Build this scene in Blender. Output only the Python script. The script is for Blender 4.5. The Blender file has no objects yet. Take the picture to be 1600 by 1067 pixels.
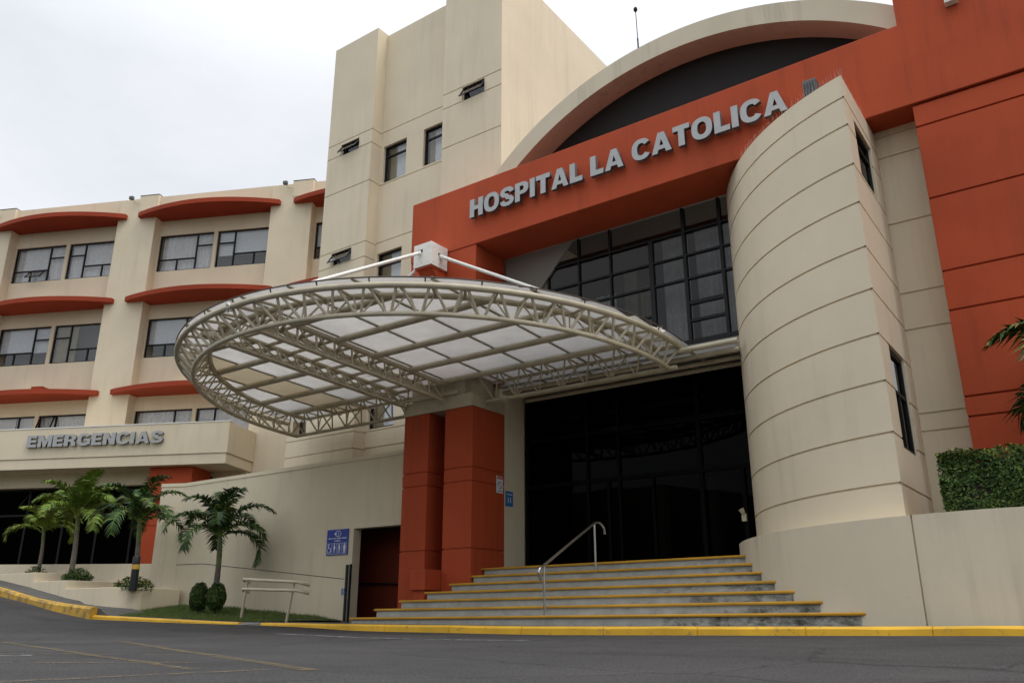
import bpy, bmesh, math, random
from mathutils import Vector, Matrix
R = math.radians
scene = bpy.context.scene
COL = scene.collection
random.seed(7)

# ---------------------------------------------------------------- camera, sky, sun, exposure
cd = bpy.data.cameras.new("camera")
cam = bpy.data.objects.new("camera", cd)
COL.objects.link(cam)
cd.sensor_width = 36.0
cd.lens = 36.0 * 1290 / 1600
cd.clip_start = 0.05
cd.clip_end = 3000
cam.location = (0, 0, 0)
cam.rotation_euler = (R(90 + 18.42), 0, R(125.88 - 90))
scene.camera = cam

SUN_EL, SUN_AZ = R(58), R(12)          # azimuth measured from +X
world = bpy.data.worlds.new("World")
scene.world = world
world.use_nodes = True
wn, wl = world.node_tree.nodes, world.node_tree.links
wn.clear()
wout = wn.new("ShaderNodeOutputWorld")
bg = wn.new("ShaderNodeBackground")
sky = wn.new("ShaderNodeTexSky")
sky.sky_type = 'NISHITA'
sky.sun_disc = False
sky.sun_elevation = SUN_EL
sky.sun_rotation = R(90) - SUN_AZ
bg.inputs['Strength'].default_value = 0.1
tcw = wn.new("ShaderNodeTexCoord")
mpw = wn.new("ShaderNodeMapping"); mpw.inputs['Scale'].default_value = (1, 1, 2.2)
ns1 = wn.new("ShaderNodeTexNoise"); ns1.inputs['Scale'].default_value = 2.3; ns1.inputs['Detail'].default_value = 6; ns1.inputs['Roughness'].default_value = 0.55
rp = wn.new("ShaderNodeValToRGB")
rp.color_ramp.elements[0].position = 0.38; rp.color_ramp.elements[0].color = (7.2, 7.5, 8.0, 1)
rp.color_ramp.elements[1].position = 0.58; rp.color_ramp.elements[1].color = (8.1, 8.3, 8.65, 1)
mixw = wn.new("ShaderNodeMixRGB"); mixw.inputs['Fac'].default_value = 0.94   # closed cloud layer over the sky
wl.new(tcw.outputs['Generated'], mpw.inputs['Vector'])
wl.new(mpw.outputs['Vector'], ns1.inputs['Vector'])
wl.new(ns1.outputs['Fac'], rp.inputs['Fac'])
wl.new(sky.outputs['Color'], mixw.inputs['Color1'])
wl.new(rp.outputs['Color'], mixw.inputs['Color2'])
# overcast sky: the cloud layer is thinner and brighter overhead than near the horizon
sepw = wn.new("ShaderNodeSeparateXYZ"); wl.new(tcw.outputs['Generated'], sepw.inputs['Vector'])
mrw = wn.new("ShaderNodeMapRange"); mrw.interpolation_type = 'SMOOTHSTEP'
mrw.inputs['From Min'].default_value = 0.54; mrw.inputs['From Max'].default_value = 0.88
mrw.inputs['To Min'].default_value = 1.0; mrw.inputs['To Max'].default_value = 2.7
wl.new(sepw.outputs['Z'], mrw.inputs['Value'])
mulw = wn.new("ShaderNodeVectorMath"); mulw.operation = 'SCALE'
wl.new(mixw.outputs['Color'], mulw.inputs[0]); wl.new(mrw.outputs['Result'], mulw.inputs['Scale'])
wl.new(mulw.outputs['Vector'], bg.inputs['Color'])
wl.new(bg.outputs['Background'], wout.inputs['Surface'])

sd = bpy.data.lights.new("sun", 'SUN')
sd.energy = 1.5
sd.angle = R(30)
sd.color = (1.0, 0.95, 0.87)
sun = bpy.data.objects.new("sun", sd)
COL.objects.link(sun)
sdir = Vector((math.cos(SUN_EL) * math.cos(SUN_AZ), math.cos(SUN_EL) * math.sin(SUN_AZ), math.sin(SUN_EL)))
sun.rotation_euler = sdir.to_track_quat('Z', 'Y').to_euler()
sun.location = (0, 0, 40)

scene.view_settings.view_transform = 'Standard'
scene.view_settings.look = 'None'
scene.view_settings.exposure = 0.2
scene.view_settings.gamma = 1.0

# ---------------------------------------------------------------- materials
def new_mat(name):
    m = bpy.data.materials.new(name)
    m.use_nodes = True
    return m, m.node_tree.nodes, m.node_tree.links, m.node_tree.nodes['Principled BSDF']

def N(nodes, t, **kw):
    n = nodes.new(t)
    for k, v in kw.items():
        n.inputs[k].default_value = v
    return n

def ramp(nodes, p0, p1, c0=(0, 0, 0, 1), c1=(1, 1, 1, 1)):
    r = nodes.new("ShaderNodeValToRGB")
    r.color_ramp.elements[0].position = p0; r.color_ramp.elements[0].color = c0
    r.color_ramp.elements[1].position = p1; r.color_ramp.elements[1].color = c1
    return r

def c4(c): return (c[0], c[1], c[2], 1)

def plain(name, col, rough=0.6, metal=0.0, spec=0.4, bump=0.0, bscale=60, var=0.06):
    m, n, l, b = new_mat(name)
    tc = n.new("ShaderNodeTexCoord")
    ns = N(n, "ShaderNodeTexNoise", Scale=bscale * 0.15, Detail=5.0)
    l.new(tc.outputs['Object'], ns.inputs['Vector'])
    rr = ramp(n, 0.3, 0.7, c4([v * (1 - var) for v in col]), c4([min(1, v * (1 + var)) for v in col]))
    l.new(ns.outputs['Fac'], rr.inputs['Fac'])
    l.new(rr.outputs['Color'], b.inputs['Base Color'])
    b.inputs['Roughness'].default_value = rough
    b.inputs['Metallic'].default_value = metal
    b.inputs['Specular IOR Level'].default_value = spec
    if bump:
        n2 = N(n, "ShaderNodeTexNoise", Scale=bscale, Detail=4.0)
        l.new(tc.outputs['Object'], n2.inputs['Vector'])
        bp = N(n, "ShaderNodeBump", Strength=bump, Distance=0.01)
        l.new(n2.outputs['Fac'], bp.inputs['Height'])
        l.new(bp.outputs['Normal'], b.inputs['Normal'])
    return m

def stucco(name, col, stain=(0.20, 0.18, 0.14), amt=0.35, blot=0.07, grime=0.25):
    """painted render: faint blotches, vertical rain streaks, small specks, fine trowel bump"""
    m, n, l, b = new_mat(name)
    tc = n.new("ShaderNodeTexCoord")
    big = N(n, "ShaderNodeTexNoise", Scale=0.55, Detail=7.0, Roughness=0.6)
    l.new(tc.outputs['Object'], big.inputs['Vector'])
    r1 = ramp(n, 0.32, 0.68, c4([v * (1 - blot) for v in col]), c4([min(1, v * (1 + blot)) for v in col]))
    l.new(big.outputs['Fac'], r1.inputs['Fac'])
    mp = n.new("ShaderNodeMapping"); mp.inputs['Scale'].default_value = (4.2, 4.2, 0.28)
    l.new(tc.outputs['Object'], mp.inputs['Vector'])
    st = N(n, "ShaderNodeTexNoise", Scale=1.0, Detail=6.0, Roughness=0.65)
    l.new(mp.outputs['Vector'], st.inputs['Vector'])
    r2 = ramp(n, 0.50, 0.74)
    l.new(st.outputs['Fac'], r2.inputs['Fac'])
    pm = N(n, "ShaderNodeTexNoise", Scale=0.35, Detail=3.0)
    l.new(tc.outputs['Object'], pm.inputs['Vector'])
    r3 = ramp(n, 0.36, 0.60)
    l.new(pm.outputs['Fac'], r3.inputs['Fac'])
    mu = n.new("ShaderNodeMath"); mu.operation = 'MULTIPLY'
    l.new(r2.outputs['Color'], mu.inputs[0]); l.new(r3.outputs['Color'], mu.inputs[1])
    mu2 = n.new("ShaderNodeMath"); mu2.operation = 'MULTIPLY'; mu2.inputs[1].default_value = amt
    l.new(mu.outputs[0], mu2.inputs[0])
    mx = n.new("ShaderNodeMixRGB"); mx.inputs['Color2'].default_value = c4(stain)
    l.new(mu2.outputs[0], mx.inputs['Fac']); l.new(r1.outputs['Color'], mx.inputs['Color1'])
    # little chips and specks
    vo = N(n, "ShaderNodeTexVoronoi", Scale=2.6)
    l.new(tc.outputs['Object'], vo.inputs['Vector'])
    r4 = ramp(n, 0.012, 0.035, (1, 1, 1, 1), (0, 0, 0, 1))
    l.new(vo.outputs['Distance'], r4.inputs['Fac'])
    mu3 = n.new("ShaderNodeMath"); mu3.operation = 'MULTIPLY'; mu3.inputs[1].default_value = grime
    l.new(r4.outputs['Color'], mu3.inputs[0])
    mx2 = n.new("ShaderNodeMixRGB"); mx2.inputs['Color2'].default_value = c4(stain)
    l.new(mu3.outputs[0], mx2.inputs['Fac']); l.new(mx.outputs['Color'], mx2.inputs['Color1'])
    l.new(mx2.outputs['Color'], b.inputs['Base Color'])
    fb = N(n, "ShaderNodeTexNoise", Scale=38.0, Detail=5.0, Roughness=0.65)
    l.new(tc.outputs['Object'], fb.inputs['Vector'])
    gb = N(n, "ShaderNodeTexNoise", Scale=1.4, Detail=2.0)
    l.new(tc.outputs['Object'], gb.inputs['Vector'])
    ad = n.new("ShaderNodeMath"); ad.operation = 'MULTIPLY_ADD'; ad.inputs[1].default_value = 0.25
    l.new(fb.outputs['Fac'], ad.inputs[0]); l.new(gb.outputs['Fac'], ad.inputs[2])
    bp = N(n, "ShaderNodeBump", Strength=0.25, Distance=0.02)
    l.new(ad.outputs[0], bp.inputs['Height']); l.new(bp.outputs['Normal'], b.inputs['Normal'])
    b.inputs['Roughness'].default_value = 0.75
    b.inputs['Specular IOR Level'].default_value = 0.2
    return m

CREAM = stucco("cream_render", (0.715, 0.620, 0.458), amt=0.20, blot=0.05)
CREAM_W = stucco("cream_render_wall", (0.68, 0.595, 0.44), amt=0.28, blot=0.06)
CREAM_D = stucco("cream_render_aged", (0.63, 0.555, 0.42), amt=0.38, blot=0.06, grime=0.4)
RED = stucco("terracotta_render", (0.43, 0.072, 0.026), stain=(0.12, 0.03, 0.02), amt=0.35, blot=0.10, grime=0.12)
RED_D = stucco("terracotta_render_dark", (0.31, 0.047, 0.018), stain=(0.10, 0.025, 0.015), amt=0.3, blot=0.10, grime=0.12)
GREYP = stucco("grey_render", (0.24, 0.23, 0.21), amt=0.2)
FRAME = plain("black_aluminium", (0.011, 0.011, 0.012), 0.5, 0.0, 0.22)
STEEL_C = plain("cream_painted_steel", (0.52, 0.46, 0.335), 0.42, 0.0, 0.45, var=0.12, bscale=30)
WHITE = plain("white_painted_steel", (0.78, 0.76, 0.70), 0.4, 0.0, 0.45, var=0.05)
SILVER = plain("brushed_letter_metal", (0.40, 0.40, 0.395), 0.5, 0.1, 0.5)
SILVER_D = plain("letter_side_metal", (0.10, 0.10, 0.10), 0.6, 0.0, 0.3)
INOX = plain("stainless_steel", (0.52, 0.51, 0.50), 0.24, 1.0, 0.5)
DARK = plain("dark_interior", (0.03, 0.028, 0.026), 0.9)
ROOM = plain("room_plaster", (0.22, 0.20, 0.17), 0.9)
BLACKP = plain("black_paint", (0.012, 0.012, 0.014), 0.5)
YELLOWP = plain("yellow_bollard_paint", (0.55, 0.33, 0.05), 0.6)
BLUE = plain("blue_sign_face", (0.028, 0.055, 0.32), 0.45)
BLUE2 = plain("light_blue_sign_face", (0.03, 0.16, 0.42), 0.5)
SIGNW = plain("white_sign_print", (0.72, 0.74, 0.80), 0.5)
SIGNR = plain("faded_red_print", (0.50, 0.22, 0.18), 0.5)
RUBBER = plain("grey_lamp_housing", (0.11, 0.115, 0.12), 0.55)
SOIL = plain("planter_soil", (0.05, 0.035, 0.022), 0.95, bump=0.6, bscale=30)
SHEER = plain("sheer_curtain", (0.74, 0.73, 0.72), 0.9, var=0.1)
BLIND = plain("roller_blind", (0.66, 0.68, 0.70), 0.85)
TANCUR = plain("tan_curtain", (0.36, 0.31, 0.20), 0.9, var=0.1)

def glass(name, tint, refl=1.0, ior=1.5, rough=0.015):
    m, n, l, b = new_mat(name)
    n.remove(b)
    out = [x for x in n if x.type == 'OUTPUT_MATERIAL'][0]
    tr = n.new("ShaderNodeBsdfTransparent"); tr.inputs['Color'].default_value = c4(tint)
    gl = n.new("ShaderNodeBsdfGlossy"); gl.inputs['Color'].default_value = (refl, refl, refl, 1); gl.inputs['Roughness'].default_value = rough
    lw = n.new("ShaderNodeLayerWeight"); lw.inputs['Blend'].default_value = 0.5
    pw = n.new("ShaderNodeMath"); pw.operation = 'POWER'; pw.inputs[1].default_value = 5.0
    l.new(lw.outputs['Facing'], pw.inputs[0])
    f0 = ((ior - 1) / (ior + 1)) ** 2 * 1.9
    fr = n.new("ShaderNodeMath"); fr.operation = 'MULTIPLY_ADD'; fr.inputs[1].default_value = 1 - f0; fr.inputs[2].default_value = f0
    l.new(pw.outputs[0], fr.inputs[0])
    tc = n.new("ShaderNodeTexCoord")
    ns = N(n, "ShaderNodeTexNoise", Scale=0.9, Detail=1.0)
    l.new(tc.outputs['Object'], ns.inputs['Vector'])
    bp = N(n, "ShaderNodeBump", Strength=0.04, Distance=0.05)
    l.new(ns.outputs['Fac'], bp.inputs['Height'])
    l.new(bp.outputs['Normal'], gl.inputs['Normal'])
    mx = n.new("ShaderNodeMixShader")
    l.new(fr.outputs[0], mx.inputs['Fac'])
    l.new(tr.outputs['BSDF'], mx.inputs[1]); l.new(gl.outputs['BSDF'], mx.inputs[2])
    l.new(mx.outputs['Shader'], out.inputs['Surface'])
    return m
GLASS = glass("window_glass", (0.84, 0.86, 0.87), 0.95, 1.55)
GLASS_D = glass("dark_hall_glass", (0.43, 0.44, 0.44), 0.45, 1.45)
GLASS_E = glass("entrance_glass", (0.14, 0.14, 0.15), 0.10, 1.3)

def poly_panel(name, col, tcol, trans):
    m, n, l, b = new_mat(name)
    n.remove(b)
    out = [x for x in n if x.type == 'OUTPUT_MATERIAL'][0]
    tc = n.new("ShaderNodeTexCoord")
    ns = N(n, "ShaderNodeTexNoise", Scale=1.6, Detail=7.0, Roughness=0.7)
    l.new(tc.outputs['Object'], ns.inputs['Vector'])
    rr = ramp(n, 0.35, 0.7, c4([v * 0.86 for v in col]), c4(col))
    l.new(ns.outputs['Fac'], rr.inputs['Fac'])
    tl = n.new("ShaderNodeBsdfTranslucent")
    l.new(rr.outputs['Color'], tl.inputs['Color'])
    df = n.new("ShaderNodeBsdfDiffuse"); l.new(rr.outputs['Color'], df.inputs['Color'])
    tr = n.new("ShaderNodeBsdfTransparent"); tr.inputs['Color'].default_value = c4(tcol)
    m1 = n.new("ShaderNodeMixShader"); m1.inputs['Fac'].default_value = 0.25
    l.new(tl.outputs['BSDF'], m1.inputs[1]); l.new(df.outputs['BSDF'], m1.inputs[2])
    m2 = n.new("ShaderNodeMixShader"); m2.inputs['Fac'].default_value = trans
    l.new(m1.outputs['Shader'], m2.inputs[1]); l.new(tr.outputs['BSDF'], m2.inputs[2])
    l.new(m2.outputs['Shader'], out.inputs['Surface'])
    return m
PANEL = poly_panel("frosted_polycarbonate", (0.63, 0.618, 0.60), (0.88, 0.88, 0.87), 0.16)
PANEL_T = poly_panel("tan_polycarbonate", (0.52, 0.47, 0.38), (0.75, 0.70, 0.62), 0.13)  # tan-tinted polycarbonate for one column of panels

def asphalt():
    m, n, l, b = new_mat("asphalt")
    tc = n.new("ShaderNodeTexCoord")
    a = N(n, "ShaderNodeTexNoise", Scale=0.8, Detail=8.0, Roughness=0.7)
    g = N(n, "ShaderNodeTexNoise", Scale=60.0, Detail=3.0, Roughness=0.8)
    v = N(n, "ShaderNodeTexVoronoi", Scale=70.0)
    for x in (a, g, v): l.new(tc.outputs['Object'], x.inputs['Vector'])
    r1 = ramp(n, 0.3, 0.7, (0.032, 0.031, 0.031, 1), (0.054, 0.052, 0.051, 1))
    l.new(a.outputs['Fac'], r1.inputs['Fac'])
    r2 = ramp(n, 0.36, 0.68, (0.35, 0.35, 0.35, 1), (1.7, 1.7, 1.7, 1))
    l.new(g.outputs['Fac'], r2.inputs['Fac'])
    mx = n.new("ShaderNodeMixRGB"); mx.blend_type = 'MULTIPLY'; mx.inputs['Fac'].default_value = 1.0
    l.new(r1.outputs['Color'], mx.inputs['Color1']); l.new(r2.outputs['Color'], mx.inputs['Color2'])
    # pale aggregate
    r3 = ramp(n, 0.70, 0.78); l.new(g.outputs['Fac'], r3.inputs['Fac'])
    mx2 = n.new("ShaderNodeMixRGB"); mx2.inputs['Color2'].default_value = (0.15, 0.145, 0.14, 1)
    l.new(r3.outputs['Color'], mx2.inputs['Fac']); l.new(mx.outputs['Color'], mx2.inputs['Color1'])
    # oil-dark tyre lanes
    mp = n.new("ShaderNodeMapping"); mp.inputs['Scale'].default_value = (0.12, 1.1, 1)
    l.new(tc.outputs['Object'], mp.inputs['Vector'])
    o = N(n, "ShaderNodeTexNoise", Scale=1.0, Detail=5.0); l.new(mp.outputs['Vector'], o.inputs['Vector'])
    r4 = ramp(n, 0.52, 0.75, (1, 1, 1, 1), (0.72, 0.71, 0.70, 1)); l.new(o.outputs['Fac'], r4.inputs['Fac'])
    mx3 = n.new("ShaderNodeMixRGB"); mx3.blend_type = 'MULTIPLY'; mx3.inputs['Fac'].default_value = 1.0
    l.new(mx2.outputs['Color'], mx3.inputs['Color1']); l.new(r4.outputs['Color'], mx3.inputs['Color2'])
    dn = N(n, "ShaderNodeTexNoise", Scale=2.2, Detail=4.0); l.new(tc.outputs['Object'], dn.inputs['Vector'])
    va = n.new("ShaderNodeVectorMath"); va.operation = 'MULTIPLY_ADD'; va.inputs[1].default_value = (0.5, 0.5, 0.0)
    l.new(dn.outputs['Color'], va.inputs[0]); l.new(tc.outputs['Object'], va.inputs[2])
    ck = N(n, "ShaderNodeTexVoronoi", Scale=0.32); ck.feature = 'DISTANCE_TO_EDGE'; l.new(va.outputs['Vector'], ck.inputs['Vector'])
    r5 = ramp(n, 0.002, 0.007, (0.35, 0.35, 0.35, 1), (1, 1, 1, 1)); l.new(ck.outputs['Distance'], r5.inputs['Fac'])
    mx4 = n.new("ShaderNodeMixRGB"); mx4.blend_type = 'MULTIPLY'; mx4.inputs['Fac'].default_value = 0.8
    l.new(mx3.outputs['Color'], mx4.inputs['Color1']); l.new(r5.outputs['Color'], mx4.inputs['Color2'])
    l.new(mx4.outputs['Color'], b.inputs['Base Color'])
    bp = N(n, "ShaderNodeBump", Strength=0.55, Distance=0.006)
    l.new(v.outputs['Distance'], bp.inputs['Height']); l.new(bp.outputs['Normal'], b.inputs['Normal'])
    b.inputs['Roughness'].default_value = 0.85
    b.inputs['Specular IOR Level'].default_value = 0.25
    return m
ASPHALT = asphalt()

def worn_paint(name, col, base, p0, p1, scale=6.0, rough=0.6, alpha=False):
    """paint worn through in patches: base shows where the noise is low (or the sheet is open there)"""
    m, n, l, b = new_mat(name)
    tc = n.new("ShaderNodeTexCoord")
    ns = N(n, "ShaderNodeTexNoise", Scale=scale, Detail=8.0, Roughness=0.7)
    l.new(tc.outputs['Object'], ns.inputs['Vector'])
    rr = ramp(n, p0, p1); l.new(ns.outputs['Fac'], rr.inputs['Fac'])
    n2 = N(n, "ShaderNodeTexNoise", Scale=1.2, Detail=5.0); l.new(tc.outputs['Object'], n2.inputs['Vector'])
    r2 = ramp(n, 0.3, 0.7, c4([v * 0.78 for v in col]), c4([min(1, v * 1.12) for v in col])); l.new(n2.outputs['Fac'], r2.inputs['Fac'])
    if alpha:
        l.new(r2.outputs['Color'], b.inputs['Base Color'])
        l.new(rr.outputs['Color'], b.inputs['Alpha'])
    else:
        mx = n.new("ShaderNodeMixRGB"); mx.inputs['Color1'].default_value = c4(base)
        l.new(rr.outputs['Color'], mx.inputs['Fac']); l.new(r2.outputs['Color'], mx.inputs['Color2'])
        l.new(mx.outputs['Color'], b.inputs['Base Color'])
    b.inputs['Roughness'].default_value = rough
    b.inputs['Specular IOR Level'].default_value = 0.3
    return m
KERB_Y = worn_paint("yellow_kerb_paint", (0.72, 0.41, 0.032), (0.24, 0.17, 0.07), 0.28, 0.42, 9)
KERB_W = worn_paint("worn_yellow_kerb_paint", (0.56, 0.33, 0.045), (0.20, 0.145, 0.07), 0.36, 0.54, 4.5)
NOSE_Y = worn_paint("yellow_nosing_paint", (0.52, 0.27, 0.022), (0.10, 0.07, 0.04), 0.26, 0.36, 7)
LINE_Y = worn_paint("worn_yellow_line", (0.24, 0.175, 0.07), (0, 0, 0), 0.40, 0.80, 11, alpha=True)
LINE_W = worn_paint("worn_white_line", (0.40, 0.40, 0.42), (0, 0, 0), 0.40, 0.70, 8, alpha=True)

def concrete(name, col, moss=False):
    m, n, l, b = new_mat(name)
    tc = n.new("ShaderNodeTexCoord")
    a = N(n, "ShaderNodeTexNoise", Scale=3.5, Detail=8.0, Roughness=0.7)
    l.new(tc.outputs['Object'], a.inputs['Vector'])
    r1 = ramp(n, 0.3, 0.7, c4([v * 0.75 for v in col]), c4([v * 1.15 for v in col]))
    l.new(a.outputs['Fac'], r1.inputs['Fac'])
    last = r1.outputs['Color']
    if moss:
        # black-green water staining, heavier along the run next to the drum
        sx = n.new("ShaderNodeSeparateXYZ"); l.new(tc.outputs['Object'], sx.inputs['Vector'])
        mr = n.new("ShaderNodeMapRange"); mr.inputs['From Min'].default_value = -8.2; mr.inputs['From Max'].default_value = -4.8
        mr.inputs['To Min'].default_value = -0.17; mr.inputs['To Max'].default_value = 0.06
        l.new(sx.outputs['X'], mr.inputs['Value'])
        mp = n.new("ShaderNodeMapping"); mp.inputs['Scale'].default_value = (2.4, 2.4, 4.0); l.new(tc.outputs['Object'], mp.inputs['Vector'])
        s = N(n, "ShaderNodeTexNoise", Scale=1.0, Detail=7.0, Roughness=0.75); l.new(mp.outputs['Vector'], s.inputs['Vector'])
        ad = n.new("ShaderNodeMath"); ad.operation = 'ADD'; l.new(s.outputs['Fac'], ad.inputs[0]); l.new(mr.outputs['Result'], ad.inputs[1])
        r2 = ramp(n, 0.50, 0.70); l.new(ad.outputs[0], r2.inputs['Fac'])
        mx = n.new("ShaderNodeMixRGB"); mx.inputs['Color2'].default_value = (0.045, 0.046, 0.034, 1)
        l.new(r2.outputs['Color'], mx.inputs['Fac']); l.new(last, mx.inputs['Color1']); last = mx.outputs['Color']
    l.new(last, b.inputs['Base Color'])
    f = N(n, "ShaderNodeTexNoise", Scale=45.0, Detail=4.0); l.new(tc.outputs['Object'], f.inputs['Vector'])
    bp = N(n, "ShaderNodeBump", Strength=0.35, Distance=0.01); l.new(f.outputs['Fac'], bp.inputs['Height']); l.new(bp.outputs['Normal'], b.inputs['Normal'])
    b.inputs['Roughness'].default_value = 0.9
    b.inputs['Specular IOR Level'].default_value = 0.2
    return m
CONC = concrete("stair_concrete", (0.40, 0.385, 0.345), moss=True)
PAVE = concrete("pavement_concrete", (0.10, 0.095, 0.088))
GREYK = concrete("grey_kerb_concrete", (0.24, 0.23, 0.22))

def leafmat(name, col, rough=0.58, var=0.35):
    m, n, l, b = new_mat(name)
    tc = n.new("ShaderNodeTexCoord")
    ns = N(n, "ShaderNodeTexNoise", Scale=5.0, Detail=4.0)
    l.new(tc.outputs['Object'], ns.inputs['Vector'])
    rr = ramp(n, 0.3, 0.7, c4([v * (1 - var) for v in col]), c4([v * (1 + var) for v in col]))
    l.new(ns.outputs['Fac'], rr.inputs['Fac'])
    l.new(rr.outputs['Color'], b.inputs['Base Color'])
    b.inputs['Roughness'].default_value = rough
    b.inputs['Specular IOR Level'].default_value = 0.2
    return m
PALM_G = leafmat("palm_leaf_green", (0.032, 0.070, 0.020))
PALM_G2 = leafmat("palm_leaf_mid_green", (0.12, 0.19, 0.032))
PALM_Y = leafmat("palm_leaf_yellow_green", (0.19, 0.25, 0.030))
PALM_B = leafmat("palm_leaf_dry", (0.20, 0.15, 0.07))
HEDGE1 = leafmat("hedge_leaf_dark", (0.030, 0.062, 0.013))
HEDGE2 = leafmat("hedge_leaf_mid", (0.085, 0.14, 0.028))
HEDGE3 = leafmat("hedge_leaf_fresh", (0.19, 0.23, 0.045))
BARK = plain("palm_trunk_bark", (0.155, 0.135, 0.11), 0.9, bump=0.6, bscale=25, var=0.3)
SHAFT = plain("palm_crownshaft", (0.13, 0.16, 0.055), 0.5, var=0.25)
TWIG = plain("shrub_twigs", (0.05, 0.035, 0.025), 0.9)
FLOWER = plain("yellow_flowers", (0.55, 0.36, 0.04), 0.6)
GRASS = leafmat("lawn_grass", (0.115, 0.155, 0.040), 0.7)
LAWN = leafmat("lawn_ground", (0.055, 0.078, 0.022), 0.9)

# ---------------------------------------------------------------- mesh helpers
class MB:
    def __init__(s): s.v = []; s.f = []; s.mi = []; s.m = 0
    def face(s, pts):
        i = len(s.v); s.v += [tuple(p) for p in pts]; s.f.append(tuple(range(i, i + len(pts)))); s.mi.append(s.m)
    def idx(s, pts, faces):
        i = len(s.v); s.v += [tuple(p) for p in pts]
        for f in faces: s.f.append(tuple(i + k for k in f)); s.mi.append(s.m)
    def box(s, x0, x1, y0, y1, z0, z1, fn=None):
        p = [(x, y, z) for x in (x0, x1) for y in (y0, y1) for z in (z0, z1)]
        if fn: p = [fn(*q) for q in p]
        s.idx(p, [(0, 1, 3, 2), (4, 6, 7, 5), (0, 4, 5, 1), (2, 3, 7, 6), (0, 2, 6, 4), (1, 5, 7, 3)])
    def prism(s, poly, z0, z1, fn=None):
        n = len(poly)
        p = [(x, y, z0) for x, y in poly] + [(x, y, z1) for x, y in poly]
        if fn: p = [fn(*q) for q in p]
        s.idx(p, [tuple(range(n - 1, -1, -1)), tuple(range(n, 2 * n))] + [(i, (i + 1) % n, n + (i + 1) % n, n + i) for i in range(n)])
    def tube(s, pts, r, k=8, caps=True, closed=False):
        pts = [Vector(p) for p in pts]
        rs = r if isinstance(r, (list, tuple)) else [r] * len(pts)
        base = len(s.v); n = len(pts); ref = None
        for i, p in enumerate(pts):
            a = pts[i - 1] if i > 0 else pts[i]; b = pts[i + 1] if i < n - 1 else pts[i]
            t = (b - a).normalized()
            if ref is None:
                ref = Vector((0, 0, 1)) if abs(t.z) < 0.9 else Vector((1, 0, 0))
            x = (ref - t * ref.dot(t)).normalized(); y = t.cross(x); ref = x
            for j in range(k):
                an = 2 * math.pi * j / k
                s.v.append(tuple(p + (x * math.cos(an) + y * math.sin(an)) * rs[i]))
        for i in range(n - 1):
            for j in range(k):
                a = base + i * k + j; b = base + i * k + (j + 1) % k
                s.f.append((a, b, b + k, a + k)); s.mi.append(s.m)
        if caps:
            s.f.append(tuple(base + j for j in range(k - 1, -1, -1))); s.mi.append(s.m)
            s.f.append(tuple(base + (n - 1) * k + j for j in range(k))); s.mi.append(s.m)
    def build(s, name, mats, parent=None, smooth=False, bevel=0.0):
        me = bpy.data.meshes.new(name)
        me.from_pydata(s.v, [], s.f)
        if not isinstance(mats, (list, tuple)): mats = [mats]
        for m in mats: me.materials.append(m)
        if len(mats) > 1: me.polygons.foreach_set('material_index', s.mi)
        bm = bmesh.new(); bm.from_mesh(me)
        bmesh.ops.remove_doubles(bm, verts=bm.verts, dist=0.0004)
        bmesh.ops.recalc_face_normals(bm, faces=bm.faces)
        bm.to_mesh(me); bm.free()
        if smooth:
            me.polygons.foreach_set('use_smooth', [True] * len(me.polygons))
        o = bpy.data.objects.new(name, me)
        COL.objects.link(o)
        if smooth:
            try:
                me.set_sharp_from_angle(angle=R(40))
            except Exception:
                pass
        if bevel:
            b = o.modifiers.new('edge', 'BEVEL'); b.width = bevel; b.segments = 2; b.limit_method = 'ANGLE'; b.angle_limit = R(50)
        if parent is not None:
            o.parent = parent
            o.matrix_parent_inverse = Matrix.Translation(-parent.location)
        return o
    def raw(s, name, mats, parent=None):
        me = bpy.data.meshes.new(name)
        me.from_pydata(s.v, [], s.f)
        if not isinstance(mats, (list, tuple)): mats = [mats]
        for m in mats: me.materials.append(m)
        if len(mats) > 1: me.polygons.foreach_set('material_index', s.mi)
        o = bpy.data.objects.new(name, me)
        COL.objects.link(o)
        if parent is not None:
            o.parent = parent
            o.matrix_parent_inverse = Matrix.Translation(-parent.location)
        return o

def tag(o, label=None, cat=None, group=None, kind=None):
    if label: o['label'] = label
    if cat: o['category'] = cat
    if group: o['group'] = group
    if kind: o['kind'] = kind
    return o
def thing(name, label, cat, loc, group=None):
    o = bpy.data.objects.new(name, None)
    COL.objects.link(o); o.location = loc; o.empty_display_size = 0.3
    return tag(o, label, cat, group)

def frame(origin, u, d):
    """local wall frame: (u along the wall, d into the building, z up) -> world"""
    o, uu, dd = Vector(origin), Vector(u), Vector(d)
    def f(a, b, z):
        q = o + uu * a + dd * b
        return (q.x, q.y, q.z + z)
    return f

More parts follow.
